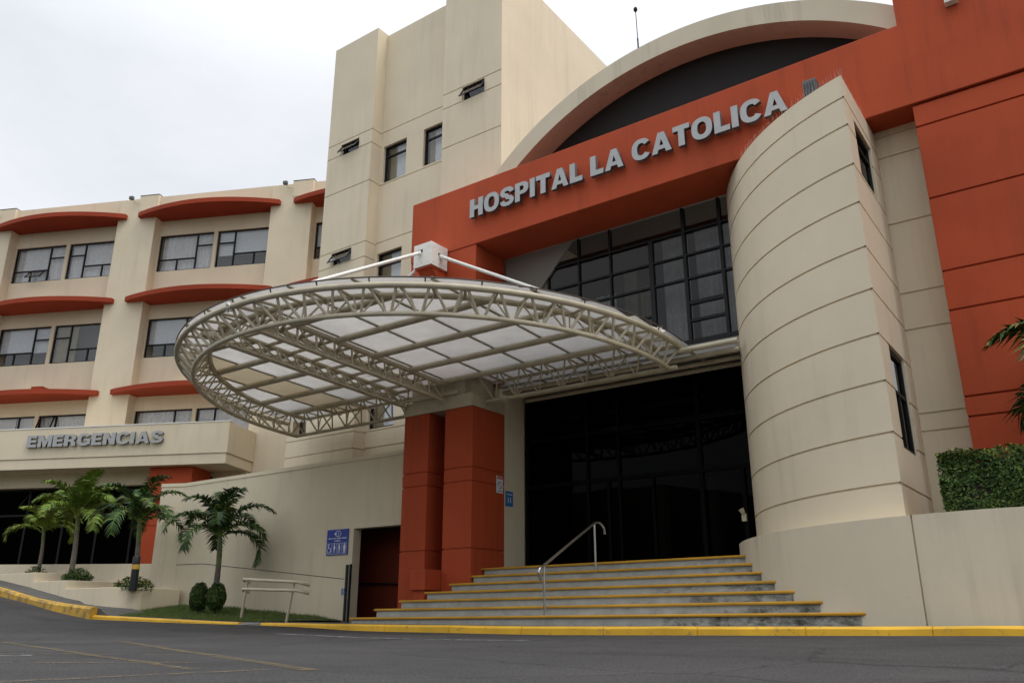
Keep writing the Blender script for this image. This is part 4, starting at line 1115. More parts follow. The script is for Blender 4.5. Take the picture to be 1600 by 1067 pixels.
for a, b in bays:
    for zt in (16.13, 12.33, 8.44):
        m = MB(); ua, ub = a - 0.74, b + 0.44; n = 30
        front = [(ua + (ub - ua) * i / n, -0.16 - 0.70 * math.sin(math.pi * i / n) ** 0.85) for i in range(n + 1)]
        poly = [(ua, 0.02)] + front + [(ub, 0.02), (b - 0.004, 0.02), (b - 0.004, 0.448), (a + 0.004, 0.448), (a + 0.004, 0.02)]
        P_ = [frW(u, d, zt - 0.19) for u, d in poly] + [frW(u, d, zt) for u, d in poly]; q = len(poly)
        m.idx(P_, [tuple(range(q)), tuple(range(2 * q - 1, q - 1, -1))] + [(i, (i + 1) % q, q + (i + 1) % q, q + i) for i in range(q)])
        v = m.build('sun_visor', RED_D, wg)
        if zt < 16:
            m = MB(); uc = (ua + ub) / 2 + 0.3; zz = zt + (0.34 if zt < 10 else 0.30)
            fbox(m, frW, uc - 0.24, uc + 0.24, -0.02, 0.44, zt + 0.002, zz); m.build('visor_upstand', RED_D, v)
            m = MB(); pts = [(uc - 0.245, zt + 0.003), (uc - 0.245, zz - 0.01), (uc - 1.05, zt + 0.003)]
            P_ = [frW(u, 0.0, z) for u, z in pts] + [frW(u, 0.43, z) for u, z in pts]; m.idx(P_, [(0, 1, 2), (3, 5, 4), (0, 3, 4, 1), (1, 4, 5, 2), (2, 5, 3, 0)]); m.build('visor_gusset', CREAM_W, v)
# floodlights on the pier tops
for u, lab in ((-6.0, 'small roof floodlight on the leftmost visible pier of the ward wing'), (0.75, 'small roof floodlight on the middle pier between two red visors'), (7.72, 'small roof floodlight on the pier next to the tall tower')):
    b0 = Vector(frW(u, -0.02, 16.72)); t = thing('roof_floodlight', lab, 'floodlight', tuple(b0), 'floodlights on the facades')
    f2 = frame(b0, Dw, Nw)
    m = MB(); fbox(m, f2, -0.16, 0.02, -0.30, -0.16, 0.02, 0.16); m.build('head', RUBBER, t, bevel=0.015)
    m = MB(); m.tube([f2(0.02, 0.0, 0.0), f2(0.02, -0.1, -0.05), f2(-0.06, -0.2, 0.04)], 0.014, k=6); m.tube([f2(0.16, 0.0, -0.02), f2(0.16, -0.1, -0.08), f2(0.0, -0.14, -0.08)], 0.012, k=6); m.build('arm', STEEL_C, t)

# ================================================================ EMERGENCY ENTRANCE BLOCK
azE = R(26.0); De = Vector((math.cos(azE), math.sin(azE), 0)); Ne = Vector((-De.y, De.x, 0))
CE = P0 + Dw * 7.36 - Nw * 2.0
frF = frame(CE, De, Ne)
em = thing('emergency_block', 'low cream emergency entrance block with deep fascia and terracotta column', 'building', (CE.x, CE.y, 1.0))
m = MB()
fbox(m, frF, -17, 0, 0, 1.98, 5.39, 6.49)
fbox(m, frF, -17, -0.03, 0.03, 1.96, 5.02, 5.375)
fbox(m, frF, -17, -0.05, 0.05, 1.9, 5.3, 5.5)
m.build('fascia', CREAM, em, bevel=0.012)
m = MB(); fbox(m, frF, -17, 0.01, -0.015, 0.3, 6.492, 6.53); m.build('coping', WHITE, em)
m = MB(); fbox(m, frF, -17, -3.06, 1.0, 1.9, 4.52, 5.3); m.build('lintel_band', CREAM_W, em)
m = MB(); stack(m, lambda i: [(frF(u, d, 0)[0], frF(u, d, 0)[1]) for u, d in ((-3.05 + i, 0.35 + i), (-1.42 - i, 0.35 + i), (-1.42 - i, 1.6 - i), (-3.05 + i, 1.6 - i))], 3.95, 5.015, []); 
stack(m, lambda i: [(frF(u, d, 0)[0], frF(u, d, 0)[1]) for u, d in ((-3.28 + i, 0.5 + i), (-2.4 - i, 0.5 + i), (-2.4 - i, 1.4 - i), (-3.28 + i, 1.4 - i))], 0.5, 3.95, [3.0]); m.build('column', RED, em)
m = MB(); fbox(m, frF, -1.4, -0.1, 1.7, 1.9, 1.0, 5.02); m.build('side_wall', CREAM_W, em)
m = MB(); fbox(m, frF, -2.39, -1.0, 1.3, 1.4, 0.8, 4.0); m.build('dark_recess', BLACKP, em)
m = MB()
for k, u in enumerate((-16.5, -14.9, -13.2, -11.6, -10.0, -8.45, -6.9, -5.5, -4.1, -2.7)): fbox(m, frF, u - 0.04, u + 0.04, 1.3, 1.4, 0.8, 4.52)
for k, (z, w) in enumerate(((3.55, 0.07), (4.48, 0.07), (1.6, 0.08))): fbox(m, frF, -16.5, -2.7, 1.305 + 0.002 * k, 1.39, z - w / 2, z + w / 2)
eg = m.build('glazed_front', FRAME, em)
m = MB(); m.face([frF(-16.5, 1.35, 0.8), frF(-2.7, 1.35, 0.8), frF(-2.7, 1.35, 4.5), frF(-16.5, 1.35, 4.5)]); m.build('pane', GLASS_E, eg)
for u0 in (-8.4, -5.4):
    m = MB()
    def hs(u, t, o): return frF(u, 1.28 - 0.5 * t - o, 4.42 - 0.62 * t)
    for a, b, t0, t1 in ((u0, u0 + 0.05, 0, 1), (u0 + 1.1, u0 + 1.15, 0, 1), (u0 + .05, u0 + 1.1, 0.92, 1)):
        p = [hs(u, t_, o) for u in (a, b) for t_ in (t0, t1) for o in (0, 0.04)]; m.idx(p, [(0, 1, 3, 2), (4, 6, 7, 5), (0, 4, 5, 1), (2, 3, 7, 6), (0, 2, 6, 4), (1, 5, 7, 3)])
    s_ = m.build('hopper_sash', FRAME, eg)
m = MB(); fbox(m, frF, -16.6, -1.5, 1.95, 4.5, 0.6, 4.9); m.build('lobby_interior', DARK, em)
t = thing('sign_lettering', 'short row of silver raised letters on the cream emergency fascia', 'sign', frF(-4, -0.06, 5.78), 'raised silver lettering')
lettering(t, 'EMERGENCIAS', frame(CE - Ne * 0.07, De, Ne), -7.82, -2.44, 5.80, 0.43, 0.08, gap=0.075)

# ================================================================ RAMP WALL, LOW WALL, PLANTERS
rw = thing('ramp_wall', 'long cream boundary wall with a dark doorway beside the red pillars', 'wall', (-18, 14.4, 0))
frP = frame((0, 14.4, 0), (1, 0, 0), (0, 1, 0))
m = MB()
gl_ = [(-21.0 + 0.4 * i, -20.6 + 0.4 * i, 1.42 - 0.04 * i - 0.008, 1.42 - 0.04 * i + 0.008, 0.012) for i in range(14)]
wall(m, frP, -22.5, -13.3, -0.4, 3.70, holes=[(-15.18, -13.32, -0.4, 2.04)], reveal=0.24)
azk = R(25); Dk = Vector((math.cos(azk), math.sin(azk), 0)); Nk = Vector((-Dk.y, Dk.x, 0)); K0 = Vector((-22.5, 14.4, 0))
frK = frame(K0, Dk, Nk)
wall(m, frK, -0.78, 0, 0.2, 3.70)
m.face([frK(-0.78, 0, 0.2), frK(-0.78, 0.25, 0.2), frK(-0.78, 0.25, 3.7), frK(-0.78, 0, 3.7)])
m.face([(-22.5, 14.65, -0.4), (-15.18, 14.65, -0.4), (-15.18, 14.65, 3.7), (-22.5, 14.65, 3.7)])
m.build('wall_face', CREAM_W, rw)
m = MB(); fbox(m, frP, -22.5, -13.3, -0.015, 0.27, 3.702, 3.80); fbox(m, frK, -0.80, 0.0, -0.015, 0.27, 3.702, 3.80); m.build('coping', CREAM, rw)
m = MB()     # fine day joint sloping with the ramp
for a, b, za, zb in ((-21.2, -15.4, 1.42, 0.86), (-22.45, -21.2, 1.43, 1.42)):
    m.idx([frP(a, -0.0025, za - 0.010), frP(b, -0.0025, zb - 0.010), frP(b, -0.0025, zb + 0.010), frP(a, -0.0025, za + 0.010), frP(a, 0.004, za - 0.010), frP(b, 0.004, zb - 0.010), frP(b, 0.004, zb + 0.010), frP(a, 0.004, za + 0.010)], [(0, 1, 2, 3), (0, 4, 5, 1), (3, 2, 6, 7)])
m.build('render_joint', plain("joint_shadow_grey", (0.16, 0.14, 0.11), 0.9), rw)
RED_SHADED = stucco("shade_darkened_red", (0.15, 0.026, 0.012), stain=(0.05, 0.015, 0.01), amt=0.3)  # red darkened in the colour to give the enclosed passage its shade
m = MB(); m.box(-16.2, -13.42, 15.45, 15.6, -0.3, 2.5); m.build('passage_wall', RED_SHADED, rw)
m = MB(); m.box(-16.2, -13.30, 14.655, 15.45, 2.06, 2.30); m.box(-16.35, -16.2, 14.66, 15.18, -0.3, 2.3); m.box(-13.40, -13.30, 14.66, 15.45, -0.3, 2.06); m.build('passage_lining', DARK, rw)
m = MB(); m.tube([(-16.1, 15.38, 0.80), (-13.45, 15.38, 0.74)], 0.025, k=8); m.build('passage_rail', BLACKP, rw, smooth=True)

t = thing('gate_post', 'slim black gate post at the left side of the dark doorway', 'post', (-15.24, 14.33, -0.1))
m = MB(); m.box(-15.30, -15.235, 14.32, 14.385, -0.12, 1.19); m.build('post', BLACKP, t, bevel=0.005)
m = MB(); m.box(-15.19, -15.155, 14.34, 14.39, -0.12, 1.20); m.build('stop_bar', BLACKP, t)
m = MB(); m.box(-15.233, -15.192, 14.35, 14.385, -0.12, 1.19); m.build('guide_strip', plain("worn_aluminium", (0.30, 0.27, 0.22), 0.5), t)

K1 = Vector((-30.4, 12.95, 0))
lw = MB(); dl = (K0 - K1); ll = dl.length; dl.normalize(); nl = Vector((-dl.y, dl.x, 0)); frQ = frame(K1, dl, nl)
P_ = [frQ(u, d, z) for (u, z1) in ((-14, 1.9), (0, 1.64), (ll - 0.01, 1.47)) for d in (0, 0.25) for z in (-0.3, z1)]
lw.idx(P_, [(0, 1, 3, 2), (0, 4, 5, 1), (4, 8, 9, 5), (2, 3, 7, 6), (6, 7, 11, 10), (1, 5, 7, 3), (5, 9, 11, 7), (8, 10, 11, 9)])
tag(lw.build('low_wall', CREAM), 'low cream wall running behind the stepped planters', 'wall')

def planter(x0, x1, y0, y1, z0, z1, label, rr=0.0):
    t = thing('planter_box', label, 'planter', ((x0 + x1) / 2, y0, z0), 'stepped planters in front of the emergency entrance')
    poly = [(x0, y0)]
    if rr:
        poly += [(x1 - rr + rr * math.sin(R(a)), y0 + rr - rr * math.cos(R(a))) for a in range(0, 91, 10)]
    else: poly += [(x1, y0)]
    poly += [(x1 - 0.55 if rr else x1, y1), (x0, y1)]
    cx, cy = sum(p[0] for p in poly) / len(poly), sum(p[1] for p in poly) / len(poly)
    def ins(p, d=0.12):
        return (p[0] + (d if p[0] < cx else -d), p[1] + (d if p[1] < cy else -d))
    inn = [ins(p) for p in poly]; n = len(poly); m = MB()
    def zb(x): return z0
    P_ = [(x, y, z0) for x, y in poly] + [(x, y, z1) for x, y in poly] + [(x, y, z1) for x, y in inn] + [(x, y, z1 - 0.2) for x, y in inn]
    m.idx(P_, [(i, (i + 1) % n, n + (i + 1) % n, n + i) for i in range(n)] + [(n + i, n + (i + 1) % n, 2 * n + (i + 1) % n, 2 * n + i) for i in range(n)] + [(2 * n + i, 2 * n + (i + 1) % n, 3 * n + (i + 1) % n, 3 * n + i) for i in range(n)])
    m.build('planter_wall', CREAM, t, bevel=0.01)
    m = MB(); m.face([(x, y, z1 - 0.08) for x, y in inn]); m.build('soil', SOIL, t)
planter(-24.1, -21.38, 12.1, 14.28, -0.05, 0.735, 'lowest cream planter with rounded corner, holding the bollard', 0.7)
planter(-26.1, -24.105, 12.14, 14.0, -0.05, 0.965, 'middle cream planter with a round dark bush, one step higher')
planter(-31.5, -26.105, 12.18, 13.5, 0.0, 1.24, 'uppermost cream planter at the left, with a small palm')

# bollard
t = thing('bollard', 'black bollard with a yellow band standing in the lowest planter', 'bollard', (-21.33, 12.5, 0.66))
m = MB(); m.tube([(-21.33, 12.5, 0.64), (-21.34, 12.5, 1.19)], 0.098, k=18); m.build('post', BLACKP, t, smooth=True)
m = MB(); m.tube([(-21.34, 12.5, 1.19), (-21.345, 12.5, 1.31)], 0.101, k=18); m.build('band', YELLOWP, t, smooth=True)
m = MB(); m.tube([(-21.345, 12.5, 1.31), (-21.35, 12.5, 1.50), (-21.35, 12.5, 1.54)], [0.098, 0.098, 0.07], k=18); m.build('cap', BLACKP, t, smooth=True)

# beige ramp rail
t = thing('ramp_handrail', 'beige two bar tube handrail on the kerb by the lawn', 'handrail', (-15.9, 12.4, -0.1))
def rr_(z0, z1, e): return [(-16.62, 12.62, z0 - 0.05), (-16.70, 12.50, z0 + 0.0), (-16.60, 12.40, z0 + 0.02), (-15.6, 12.40, (z0 + z1) / 2 + 0.01), (-14.72, 12.40, z1 + 0.01), (-14.60, 12.46, z1 - 0.02), (-14.56, 12.60, z1 - 0.05)]
for z0, z1 in ((0.80, 0.705), (0.585, 0.53)):
    m = MB(); m.tube([Vector(p) for p in rr_(z0, z1, 0)], 0.036, k=10); m.build('rail', STEEL_C, t, smooth=True)
for xb, xt, zt in ((-16.60, -16.48, 0.79), (-15.02, -14.86, 0.72)):
    m = MB(); m.tube([(xb, 12.42, -0.16), (xt, 12.42, zt)], 0.032, k=10); m.build('post', STEEL_C, t, smooth=True)

# ================================================================ SIGNS
t = thing('access_sign', 'square blue sign with white emblem and four white access pictograms', 'sign', (-15.72, 14.38, 1.74))
m = MB(); m.box(-16.09, -15.34, 14.375, 14.398, 1.435, 2.05); sb = m.build('board', BLUE, t)
def flat(mb, poly, y=14.3725): mb.face([(x, y, z) for x, z in poly])
m = MB()
for k in range(4):
    x0 = -16.065 + 0.18 * k; x1 = x0 + 0.16
    for a, b, c, d in ((x0, x1, 1.455, 1.461), (x0, x1, 1.715, 1.721), (x0, x0 + .006, 1.461, 1.715), (x1 - .006, x1, 1.461, 1.715)): flat(m, [(a, c), (b, c), (b, d), (a, d)])
def disc(cx, cz, rr, n=12): return [(cx + rr * math.cos(6.2832 * i / n), cz + rr * math.sin(6.2832 * i / n)) for i in range(n)]
x = -16.0   # wheelchair
def bandring(cx, cz, r0, r1, t0, t1, n=18):
    for i in range(n):
        a, b = R(t0 + (t1 - t0) * i / n), R(t0 + (t1 - t0) * (i + 1) / n)
        flat(m, [(cx + r0 * math.cos(a), cz + r0 * math.sin(a)), (cx + r1 * math.cos(a), cz + r1 * math.sin(a)), (cx + r1 * math.cos(b), cz + r1 * math.sin(b)), (cx + r0 * math.cos(b), cz + r0 * math.sin(b))])
flat(m, disc(-16.005, 1.69, 0.02)); flat(m, [(-16.02, 1.60), (-15.995, 1.60), (-15.995, 1.665), (-16.02, 1.665)])
flat(m, [(-15.994, 1.60), (-15.95, 1.60), (-15.95, 1.618), (-15.994, 1.618)]); flat(m, [(-15.95, 1.6005), (-15.93, 1.50), (-15.91, 1.505), (-15.932, 1.617)])
bandring(-16.0, 1.535, 0.042, 0.056, 110, 370)
def person(cx, w, lean=0, belly=0, stick=False):
    flat(m, disc(cx + lean, 1.69, 0.021))
    flat(m, [(cx - w + lean * .6, 1.665), (cx + w + lean * .6, 1.665), (cx + w + belly, 1.60), (cx + w * .9, 1.565), (cx - w * .9, 1.565), (cx - w, 1.61)])
    flat(m, [(cx - w * .9, 1.564), (cx - .004, 1.564), (cx - .008, 1.475), (cx - w * .7, 1.475)]); flat(m, [(cx + .004, 1.564), (cx + w * .9, 1.564), (cx + w * .7, 1.475), (cx + .008, 1.475)])
    if stick: flat(m, [(cx - .05, 1.475), (cx - .043, 1.475), (cx - .043, 1.60), (cx - .05, 1.60)])
person(-15.805, 0.022, 0, 0.02); person(-15.625, 0.024, -0.012, 0.006, True); person(-15.445, 0.04)
# two lines of tiny worn print and the ring emblem
for z, a, b, seed in ((1.835, -16.03, -15.40, 1), (1.775, -15.81, -15.62, 2)):
    r4 = random.Random(seed); xx = a
    while xx < b:
        w = r4.uniform(0.012, 0.018); flat(m, [(xx, z - 0.014), (xx + w, z - 0.014), (xx + w, z + 0.014), (xx, z + 0.014)]); xx += w + (0.03 if r4.random() < 0.15 else 0.007)
for i in range(24):
    if i in (9, 10, 11, 12, 13, 14): continue
    a, b = 6.2832 * i / 24, 6.2832 * (i + 1) / 24
    flat(m, [(-15.70 + 0.10 * math.cos(a), 1.945 + 0.062 * math.sin(a)), (-15.70 + 0.115 * math.cos(a), 1.945 + 0.074 * math.sin(a)), (-15.70 + 0.115 * math.cos(b), 1.945 + 0.074 * math.sin(b)), (-15.70 + 0.10 * math.cos(b), 1.945 + 0.062 * math.sin(b))])
flat(m, [(-15.835, 1.945), (-15.77, 1.905), (-15.745, 1.93), (-15.775, 1.945), (-15.745, 1.96), (-15.77, 1.985)])
bandring(-15.70, 1.945, 0.02, 0.034, -100, 100, 10)
m.raw('print', SIGNW, sb)

t = thing('wheelchair_sign', 'tiny light blue wheelchair sign beside the black gate post', 'sign', (-15.40, 14.385, 0.57))
m = MB(); m.box(-15.47, -15.32, 14.386, 14.398, 0.50, 0.645); sb = m.build('board', BLUE2, t)
m = MB()
def bandring2(cx, cz, r0, r1, t0, t1, n=12, y=14.3835):
    for i in range(n):
        a, b = R(t0 + (t1 - t0) * i / n), R(t0 + (t1 - t0) * (i + 1) / n)
        m.face([(cx + q * math.cos(g), y, cz + q * math.sin(g)) for q, g in ((r0, a), (r1, a), (r1, b), (r0, b))])
bandring2(-15.40, 0.55, 0.024, 0.034, 110, 370); flat(m, [(-15.415, 0.57), (-15.395, 0.57), (-15.395, 0.61), (-15.415, 0.61)], 14.3835); flat(m, disc(-15.405, 0.625, 0.012), 14.3835); flat(m, [(-15.394, 0.57), (-15.36, 0.565), (-15.345, 0.52), (-15.36, 0.52), (-15.372, 0.555)], 14.3835)
m.raw('print', SIGNW, sb)

t = thing('no_smoking_sign', 'white no smoking notice on the side of the red pillar', 'sign', (-11.19, 15.0, 2.7))
m = MB(); m.box(-11.199, -11.188, 14.88, 15.12, 2.64, 3.02); sb = m.build('board', SIGNW, t)
m = MB(); X_ = -11.1865
for i in range(24):
    a, b = 6.2832 * i / 24, 6.2832 * (i + 1) / 24
    m.face([(X_, 15.0 + q * math.cos(g), 2.81 + q * math.sin(g)) for q, g in ((0.07, a), (0.088, a), (0.088, b), (0.07, b))])
m.face([(X_, 14.945, 2.85), (X_, 14.96, 2.865), (X_, 15.055, 2.77), (X_, 15.04, 2.755)])
for yy in (14.91, 14.96, 15.01, 15.06): m.face([(X_, yy, 2.67), (X_, yy + 0.035, 2.67), (X_, yy + 0.035, 2.695), (X_, yy, 2.695)])
m.raw('print', RUBBER, sb)
m = MB(); m.box(-11.1885, -11.186, 14.885, 15.115, 2.945, 3.015); m.build('header', SIGNR, sb)
t = thing('info_sign', 'small dark blue notice on the cream wall by the entrance doors', 'sign', (-11.2, 15.36, 2.5))
m = MB(); m.box(-11.2115, -11.198, 15.24, 15.52, 2.38, 2.72); sb = m.build('board', BLUE2, t)
m = MB(); X_ = -11.1965
m.face([(X_, 15.32, 2.46), (X_, 15.35, 2.46), (X_, 15.35, 2.58), (X_, 15.32, 2.58)]); m.face([(X_, 15.41, 2.46), (X_, 15.44, 2.46), (X_, 15.44, 2.58), (X_, 15.41, 2.58)]); m.face([(X_, 15.28, 2.64), (X_, 15.48, 2.64), (X_, 15.48, 2.66), (X_, 15.28, 2.66)])
m.raw('print', SIGNW, sb)

# ================================================================ PLANTS
def frond(mb, base, azim, elev, length, droop, rg, nl=50, lw=0.046, ll=0.46, mats=(0, 1)):
    """arching pinnate frond: rachis curve plus two rows of drooping leaflets"""
    h = Vector((math.cos(azim), math.sin(azim), 0)); side = Vector((-h.y, h.x, 0)); pts = []
    e = elev; p = Vector(base); n = 14
    for i in range(n + 1):
        pts.append(p.copy()); d = h * math.cos(e) + Vector((0, 0, 1)) * math.sin(e); p = p + d * (length / n); e -= droop / n * (0.5 + 1.0 * i / n)
    mb.m = mats[1]; mb.tube(pts, [0.018 - 0.0145 * i / n for i in range(n + 1)], k=5, caps=False)
    for i in range(nl):
        t = 0.10 + 0.90 * i / (nl - 1); f = t * n; k = min(n - 1, int(f)); c = pts[k].lerp(pts[k + 1], f - k); tg = (pts[k + 1] - pts[k]).normalized()
        up = side.cross(tg).normalized()
        if up.z < 0 and abs(tg.z) < 0.9: up = -up
        L = ll * (math.sin(math.pi * (0.16 + 0.78 * t)) ** 0.7) * rg.uniform(0.85, 1.1)
        for s in (-1, 1):
            if rg.random() < 0.04: continue
            out = (side * s * 0.80 + tg * rg.uniform(0.45, 0.75) + up * rg.uniform(0.05, 0.45)).normalized()
            w = tg * lw * 0.5; mid = c + out * L * 0.5; tip = c + out * L + Vector((0, 0, -1)) * L * rg.uniform(0.15, 0.5)
            mb.m = mats[0] if rg.random() < 0.76 else (mats[1] if rg.random() < 0.85 else 2)
            mb.face([c - w * 0.6, c + w * 0.6, mid + w, mid - w]); mb.face([mid - w, mid + w, tip])
def palm(base, top, rad, nf, seed, label, mats, shaft=0.55, flen=1.5, name='palm_tree', r0=0.10, droopk=1.0, az0=None, ll=0.46, nl=58, lw=0.046):
    rg = random.Random(seed); b, tp = Vector(base), Vector(top)
    t = thing(name, label, 'palm', base, 'palms in front of the hospital')
    m = MB(); n = 16; pts = []
    for i in range(n + 1):
        f = i / n; p = b.lerp(tp, f) + Vector((0.05 * math.sin(f * 3), 0.03 * math.sin(f * 2.2), 0)); pts.append(p)
    H = (tp - b).length; cut = n - max(2, int(round(n * shaft / H)))
    rad_ = [r0 * (1.35 if i == 0 else 1.0 - 0.35 * i / n) * (1 + 0.05 * (i % 2)) for i in range(n + 1)]
    m.tube(pts[:cut + 1], rad_[:cut + 1], k=12); m.build('trunk', BARK, t, smooth=True)
    m = MB(); sh = pts[cut:]; ns = len(sh); m.tube(sh, [r0 * (0.80 + 0.12 * math.sin(math.pi * i / max(1, ns - 1)) - 0.25 * i / max(1, ns - 1)) for i in range(ns)], k=12); m.build('crownshaft', SHAFT, t, smooth=True)
    m = MB()
    for i in range(nf):
        a = 2.399963 * i + rg.uniform(-0.25, 0.25); q = i / (nf - 1)
        el = R(84 - 52 * q + rg.uniform(-7, 7)); dr = R(105 + 40 * q + rg.uniform(-14, 14)) * droopk
        frond(m, tp + Vector((0, 0, -0.10 * q)), a, el, flen * rg.uniform(0.86, 1.1), dr, rg, ll=ll, nl=nl, lw=lw)
    m.raw('crown', mats, t)
    return t
palm((-18.66, 13.1, 0.18), (-18.72, 13.1, 2.02), 1.6, 12, 21, 'dark green arching palm on the lawn in front of the ramp wall', [PALM_G, PALM_G2, PALM_B], flen=1.75, shaft=0.75, r0=0.082, droopk=1.12, ll=0.44, nl=70)
palm((-22.05, 12.9, 0.66), (-22.2, 12.9, 2.55), 1.4, 12, 5, 'green palm in the lowest planter behind the bollard', [PALM_G, PALM_G2, PALM_B], flen=1.65, shaft=0.6, r0=0.08, droopk=1.0, ll=0.42)
palm((-25.65, 13.0, 0.88), (-25.95, 13.05, 3.0), 1.4, 14, 9, 'tallest light green palm of the planters, trunk leaning, in the middle planter', [PALM_G2, PALM_Y, PALM_B], flen=1.6, shaft=0.5, r0=0.085, droopk=0.88, ll=0.46, nl=70)
palm((-27.7, 13.0, 1.16), (-27.85, 13.0, 2.62), 1.2, 9, 31, 'small yellowish palm at the far left of the planters', [PALM_Y, PALM_G2, PALM_B], flen=1.35, shaft=0.35, r0=0.065, droopk=0.9, ll=0.38)
palm((0.45, 13.1, 1.27), (0.45, 13.1, 2.95), 1.6, 12, 14, 'dark green palm beyond the hedge, fronds reaching in front of the red wall', [PALM_G, PALM_G2, PALM_B], flen=1.9, shaft=0.5, r0=0.12, droopk=1.0, ll=0.60, nl=78, lw=0.055)

def leafcloud(name_part, parent, centre, rad, n, size, mats, rg, shell=0.62, flat_bottom=True, weights=(0.5, 0.35, 0.15)):
    m = MB(); c = Vector(centre)
    for i in range(n):
        d = Vector((rg.gauss(0, 1), rg.gauss(0, 1), rg.gauss(0, 1))).normalized(); f = shell + (1 - shell) * rg.random() ** 0.6
        bump = 1 + 0.10 * math.sin(d.x * 7 + d.z * 5) * math.cos(d.y * 6)
        p = c + Vector((d.x * rad[0], d.y * rad[1], d.z * rad[2])) * f * bump
        if flat_bottom and p.z < c.z - rad[2] * 0.9: continue
        nrm = (d + Vector((rg.gauss(0, .5), rg.gauss(0, .5), rg.gauss(0, .5)))).normalized()
        a = nrm.orthogonal().normalized(); b = nrm.cross(a); an = rg.uniform(0, 6.28); a, b = a * math.cos(an) + b * math.sin(an), b * math.cos(an) - a * math.sin(an)
        s = size * rg.uniform(0.7, 1.3); q = rg.random(); m.m = 0 if q < weights[0] else (1 if q < weights[0] + weights[1] else 2)
        m.face([p - a * s, p + b * s * 0.45, p + a * s, p - b * s * 0.45])
    return m.raw(name_part, mats, parent)
HM = [HEDGE1, HEDGE2, HEDGE3]
for (cx, cy, cz, rx, rz, lab, sd_) in ((-19.20, 13.05, 0.47, 0.235, 0.36, 'clipped round topiary bush on the lawn, left of the palm trunk', 1), (-18.34, 12.95, 0.46, 0.235, 0.34, 'clipped round topiary bush around the foot of the lawn palm', 2)):
    t = thing('topiary_bush', lab, 'bush', (cx, cy, cz - rz), 'round bushes on the lawn')
    leafcloud('foliage', t, (cx, cy, cz), (rx, rx, rz), 3600, 0.030, HM, random.Random(sd_), 0.72, weights=(0.72, 0.24, 0.04))
    m = MB(); m.tube([(cx, cy, cz - rz - 0.12), (cx, cy, cz)], 0.03, k=6); m.build('stem', TWIG, t)
def shrub(base, r, h, n, label, seed, mats=HM, weights=(0.6, 0.3, 0.1), size=0.035, flowers=0):
    rg = random.Random(seed); t = thing('planter_shrub', label, 'shrub', base, 'shrubs in the stepped planters'); m = MB()
    for i in range(18):
        a = rg.uniform(0, 6.28); q = rg.uniform(0.3, 1.0); m.tube([Vector(base), Vector(base) + Vector((r * q * math.cos(a), r * q * math.sin(a), h * rg.uniform(0.4, 1.1)))], [0.008, 0.003], k=4, caps=False)
    m.build('twigs', TWIG, t); m = MB()
    for i in range(n):
        a = rg.uniform(0, 6.28); q = rg.random() ** 0.55; z = h * rg.random() * (1.15 - 0.6 * q * q); p = Vector(base) + Vector((r * q * math.cos(a), r * q * math.sin(a), z))
        d = Vector((rg.gauss(0, 1), rg.gauss(0, 1), rg.gauss(0.5, 1))).normalized(); a1 = d.orthogonal().normalized(); b1 = d.cross(a1); s = size * rg.uniform(0.6, 1.5); k = rg.random(); m.m = 0 if k < weights[0] else (1 if k < weights[0] + weights[1] else 2)
        m.face([p - a1 * s, p + b1 * s * .4, p + a1 * s, p - b1 * s * .4])
    m.raw('foliage', mats, t)
    if flowers:
        m = MB()
        for i in range(flowers):
            a = rg.uniform(0, 6.28); q = rg.random() ** 0.5; p = Vector(base) + Vector((r * q * math.cos(a), r * q * math.sin(a), h * (1.1 - 0.55 * q * q) * rg.uniform(0.6, 1)))
            for k in range(2): d = Vector((rg.gauss(0, 1), rg.gauss(0, 1), 1)).normalized(); a1 = d.orthogonal() * 0.022; b1 = d.cross(a1.normalized()) * 0.022; m.face([p - a1, p + b1, p + a1, p - b1])
        m.raw('flowers', FLOWER, t)
shrub((-21.75, 12.75, 0.64), 0.50, 0.36, 1200, 'loose yellow flowering shrub around the bollard', 3, weights=(0.6, 0.33, 0.07), flowers=22)
shrub((-24.75, 12.75, 0.86), 0.42, 0.44, 1700, 'dark spreading bush in the middle planter at the palm foot', 4, weights=(0.75, 0.22, 0.03))
shrub((-27.6, 12.9, 1.14), 0.32, 0.34, 420, 'small leafy plant in the uppermost planter beside the thin trunk', 6, weights=(0.5, 0.4, 0.1))

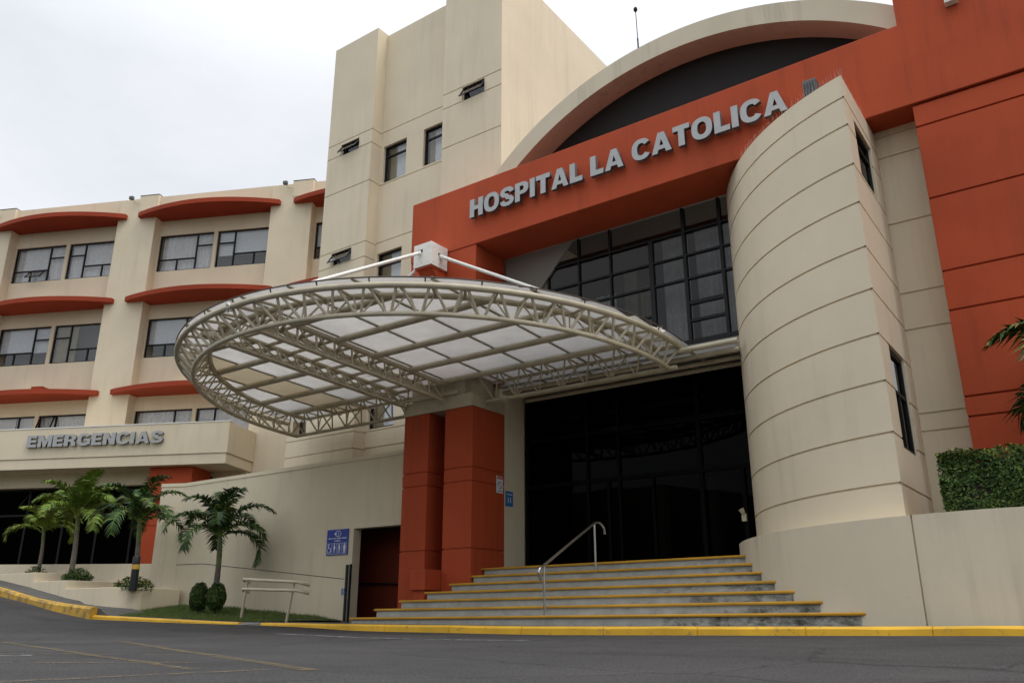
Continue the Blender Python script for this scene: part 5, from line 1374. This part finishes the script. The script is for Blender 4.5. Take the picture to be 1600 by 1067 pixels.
# clipped box hedge on the retaining wall
hd = thing('hedge', 'clipped green box hedge on top of the cream wall at the right', 'hedge', (0.4, 12.5, 1.26))
m = MB(); rg = random.Random(8); hx0, hx1, hy0, hy1, hz0, hz1 = -1.80, 2.6, 11.98, 12.95, 1.27, 2.03
def hump(x, y, z): return 0.05 * math.sin(x * 3.7 + z * 2.1) + 0.035 * math.sin(x * 9.1 + y * 5 + z * 6.3)
for i in range(34000):
    q = rg.random(); x = rg.uniform(hx0, hx1) if rg.random() < 0.55 else rg.uniform(hx0, 0.6)
    if q < 0.50: p = Vector((x, hy0 + abs(rg.gauss(0, 0.05)), rg.uniform(hz0, hz1))); d = Vector((0, -1, 0)); p.y -= hump(p.x, 0, p.z)
    elif q < 0.80: p = Vector((x, rg.uniform(hy0, hy1), hz1 - abs(rg.gauss(0, 0.05)))); d = Vector((0, 0, 1)); p.z += hump(p.x, p.y, 0)
    elif q < 0.93: p = Vector((hx0 + abs(rg.gauss(0, 0.05)), rg.uniform(hy0, hy1), rg.uniform(hz0, hz1))); d = Vector((-1, 0, 0)); p.x -= hump(0, p.y, p.z) * 0.8 + 0.05 * (p.z - 1.6)
    else: p = Vector((x, rg.uniform(hy0, hy1), rg.uniform(hz0, hz1))); d = Vector((0, -1, 0))
    if (p.x + 1.42) ** 2 + ((p.z - 1.52) * 1.3) ** 2 < 0.03 and rg.random() < 0.72: continue
    if math.sin(p.x * 5.3 + 1) * math.sin(p.z * 8.1 + p.x * 2) > 0.72 and rg.random() < 0.7: continue
    nrm = (d * 1.1 + Vector((rg.gauss(0, .55), rg.gauss(0, .55), rg.gauss(0.35, .55)))).normalized()
    a = nrm.orthogonal().normalized(); b = nrm.cross(a); an = rg.uniform(0, 6.28); a, b = a * math.cos(an) + b * math.sin(an), b * math.cos(an) - a * math.sin(an)
    s = 0.024 * rg.uniform(0.7, 1.35); k = rg.random(); young = 0.30 if p.z > 1.93 else 0.05
    m.m = 2 if k < young else (1 if k < young + 0.33 else 0)
    m.face([p - a * s, p + b * s * 0.5, p + a * s, p - b * s * 0.5])
m.raw('foliage', HM, hd)
m = MB(); m.box(hx0 + 0.14, hx1 - 0.1, hy0 + 0.14, hy1 - 0.14, hz0 + 0.01, hz1 - 0.14); m.build('twigs', TWIG, hd)

# every object's parent offset is plain translation: make sure nested parts follow
bpy.context.view_layer.update()
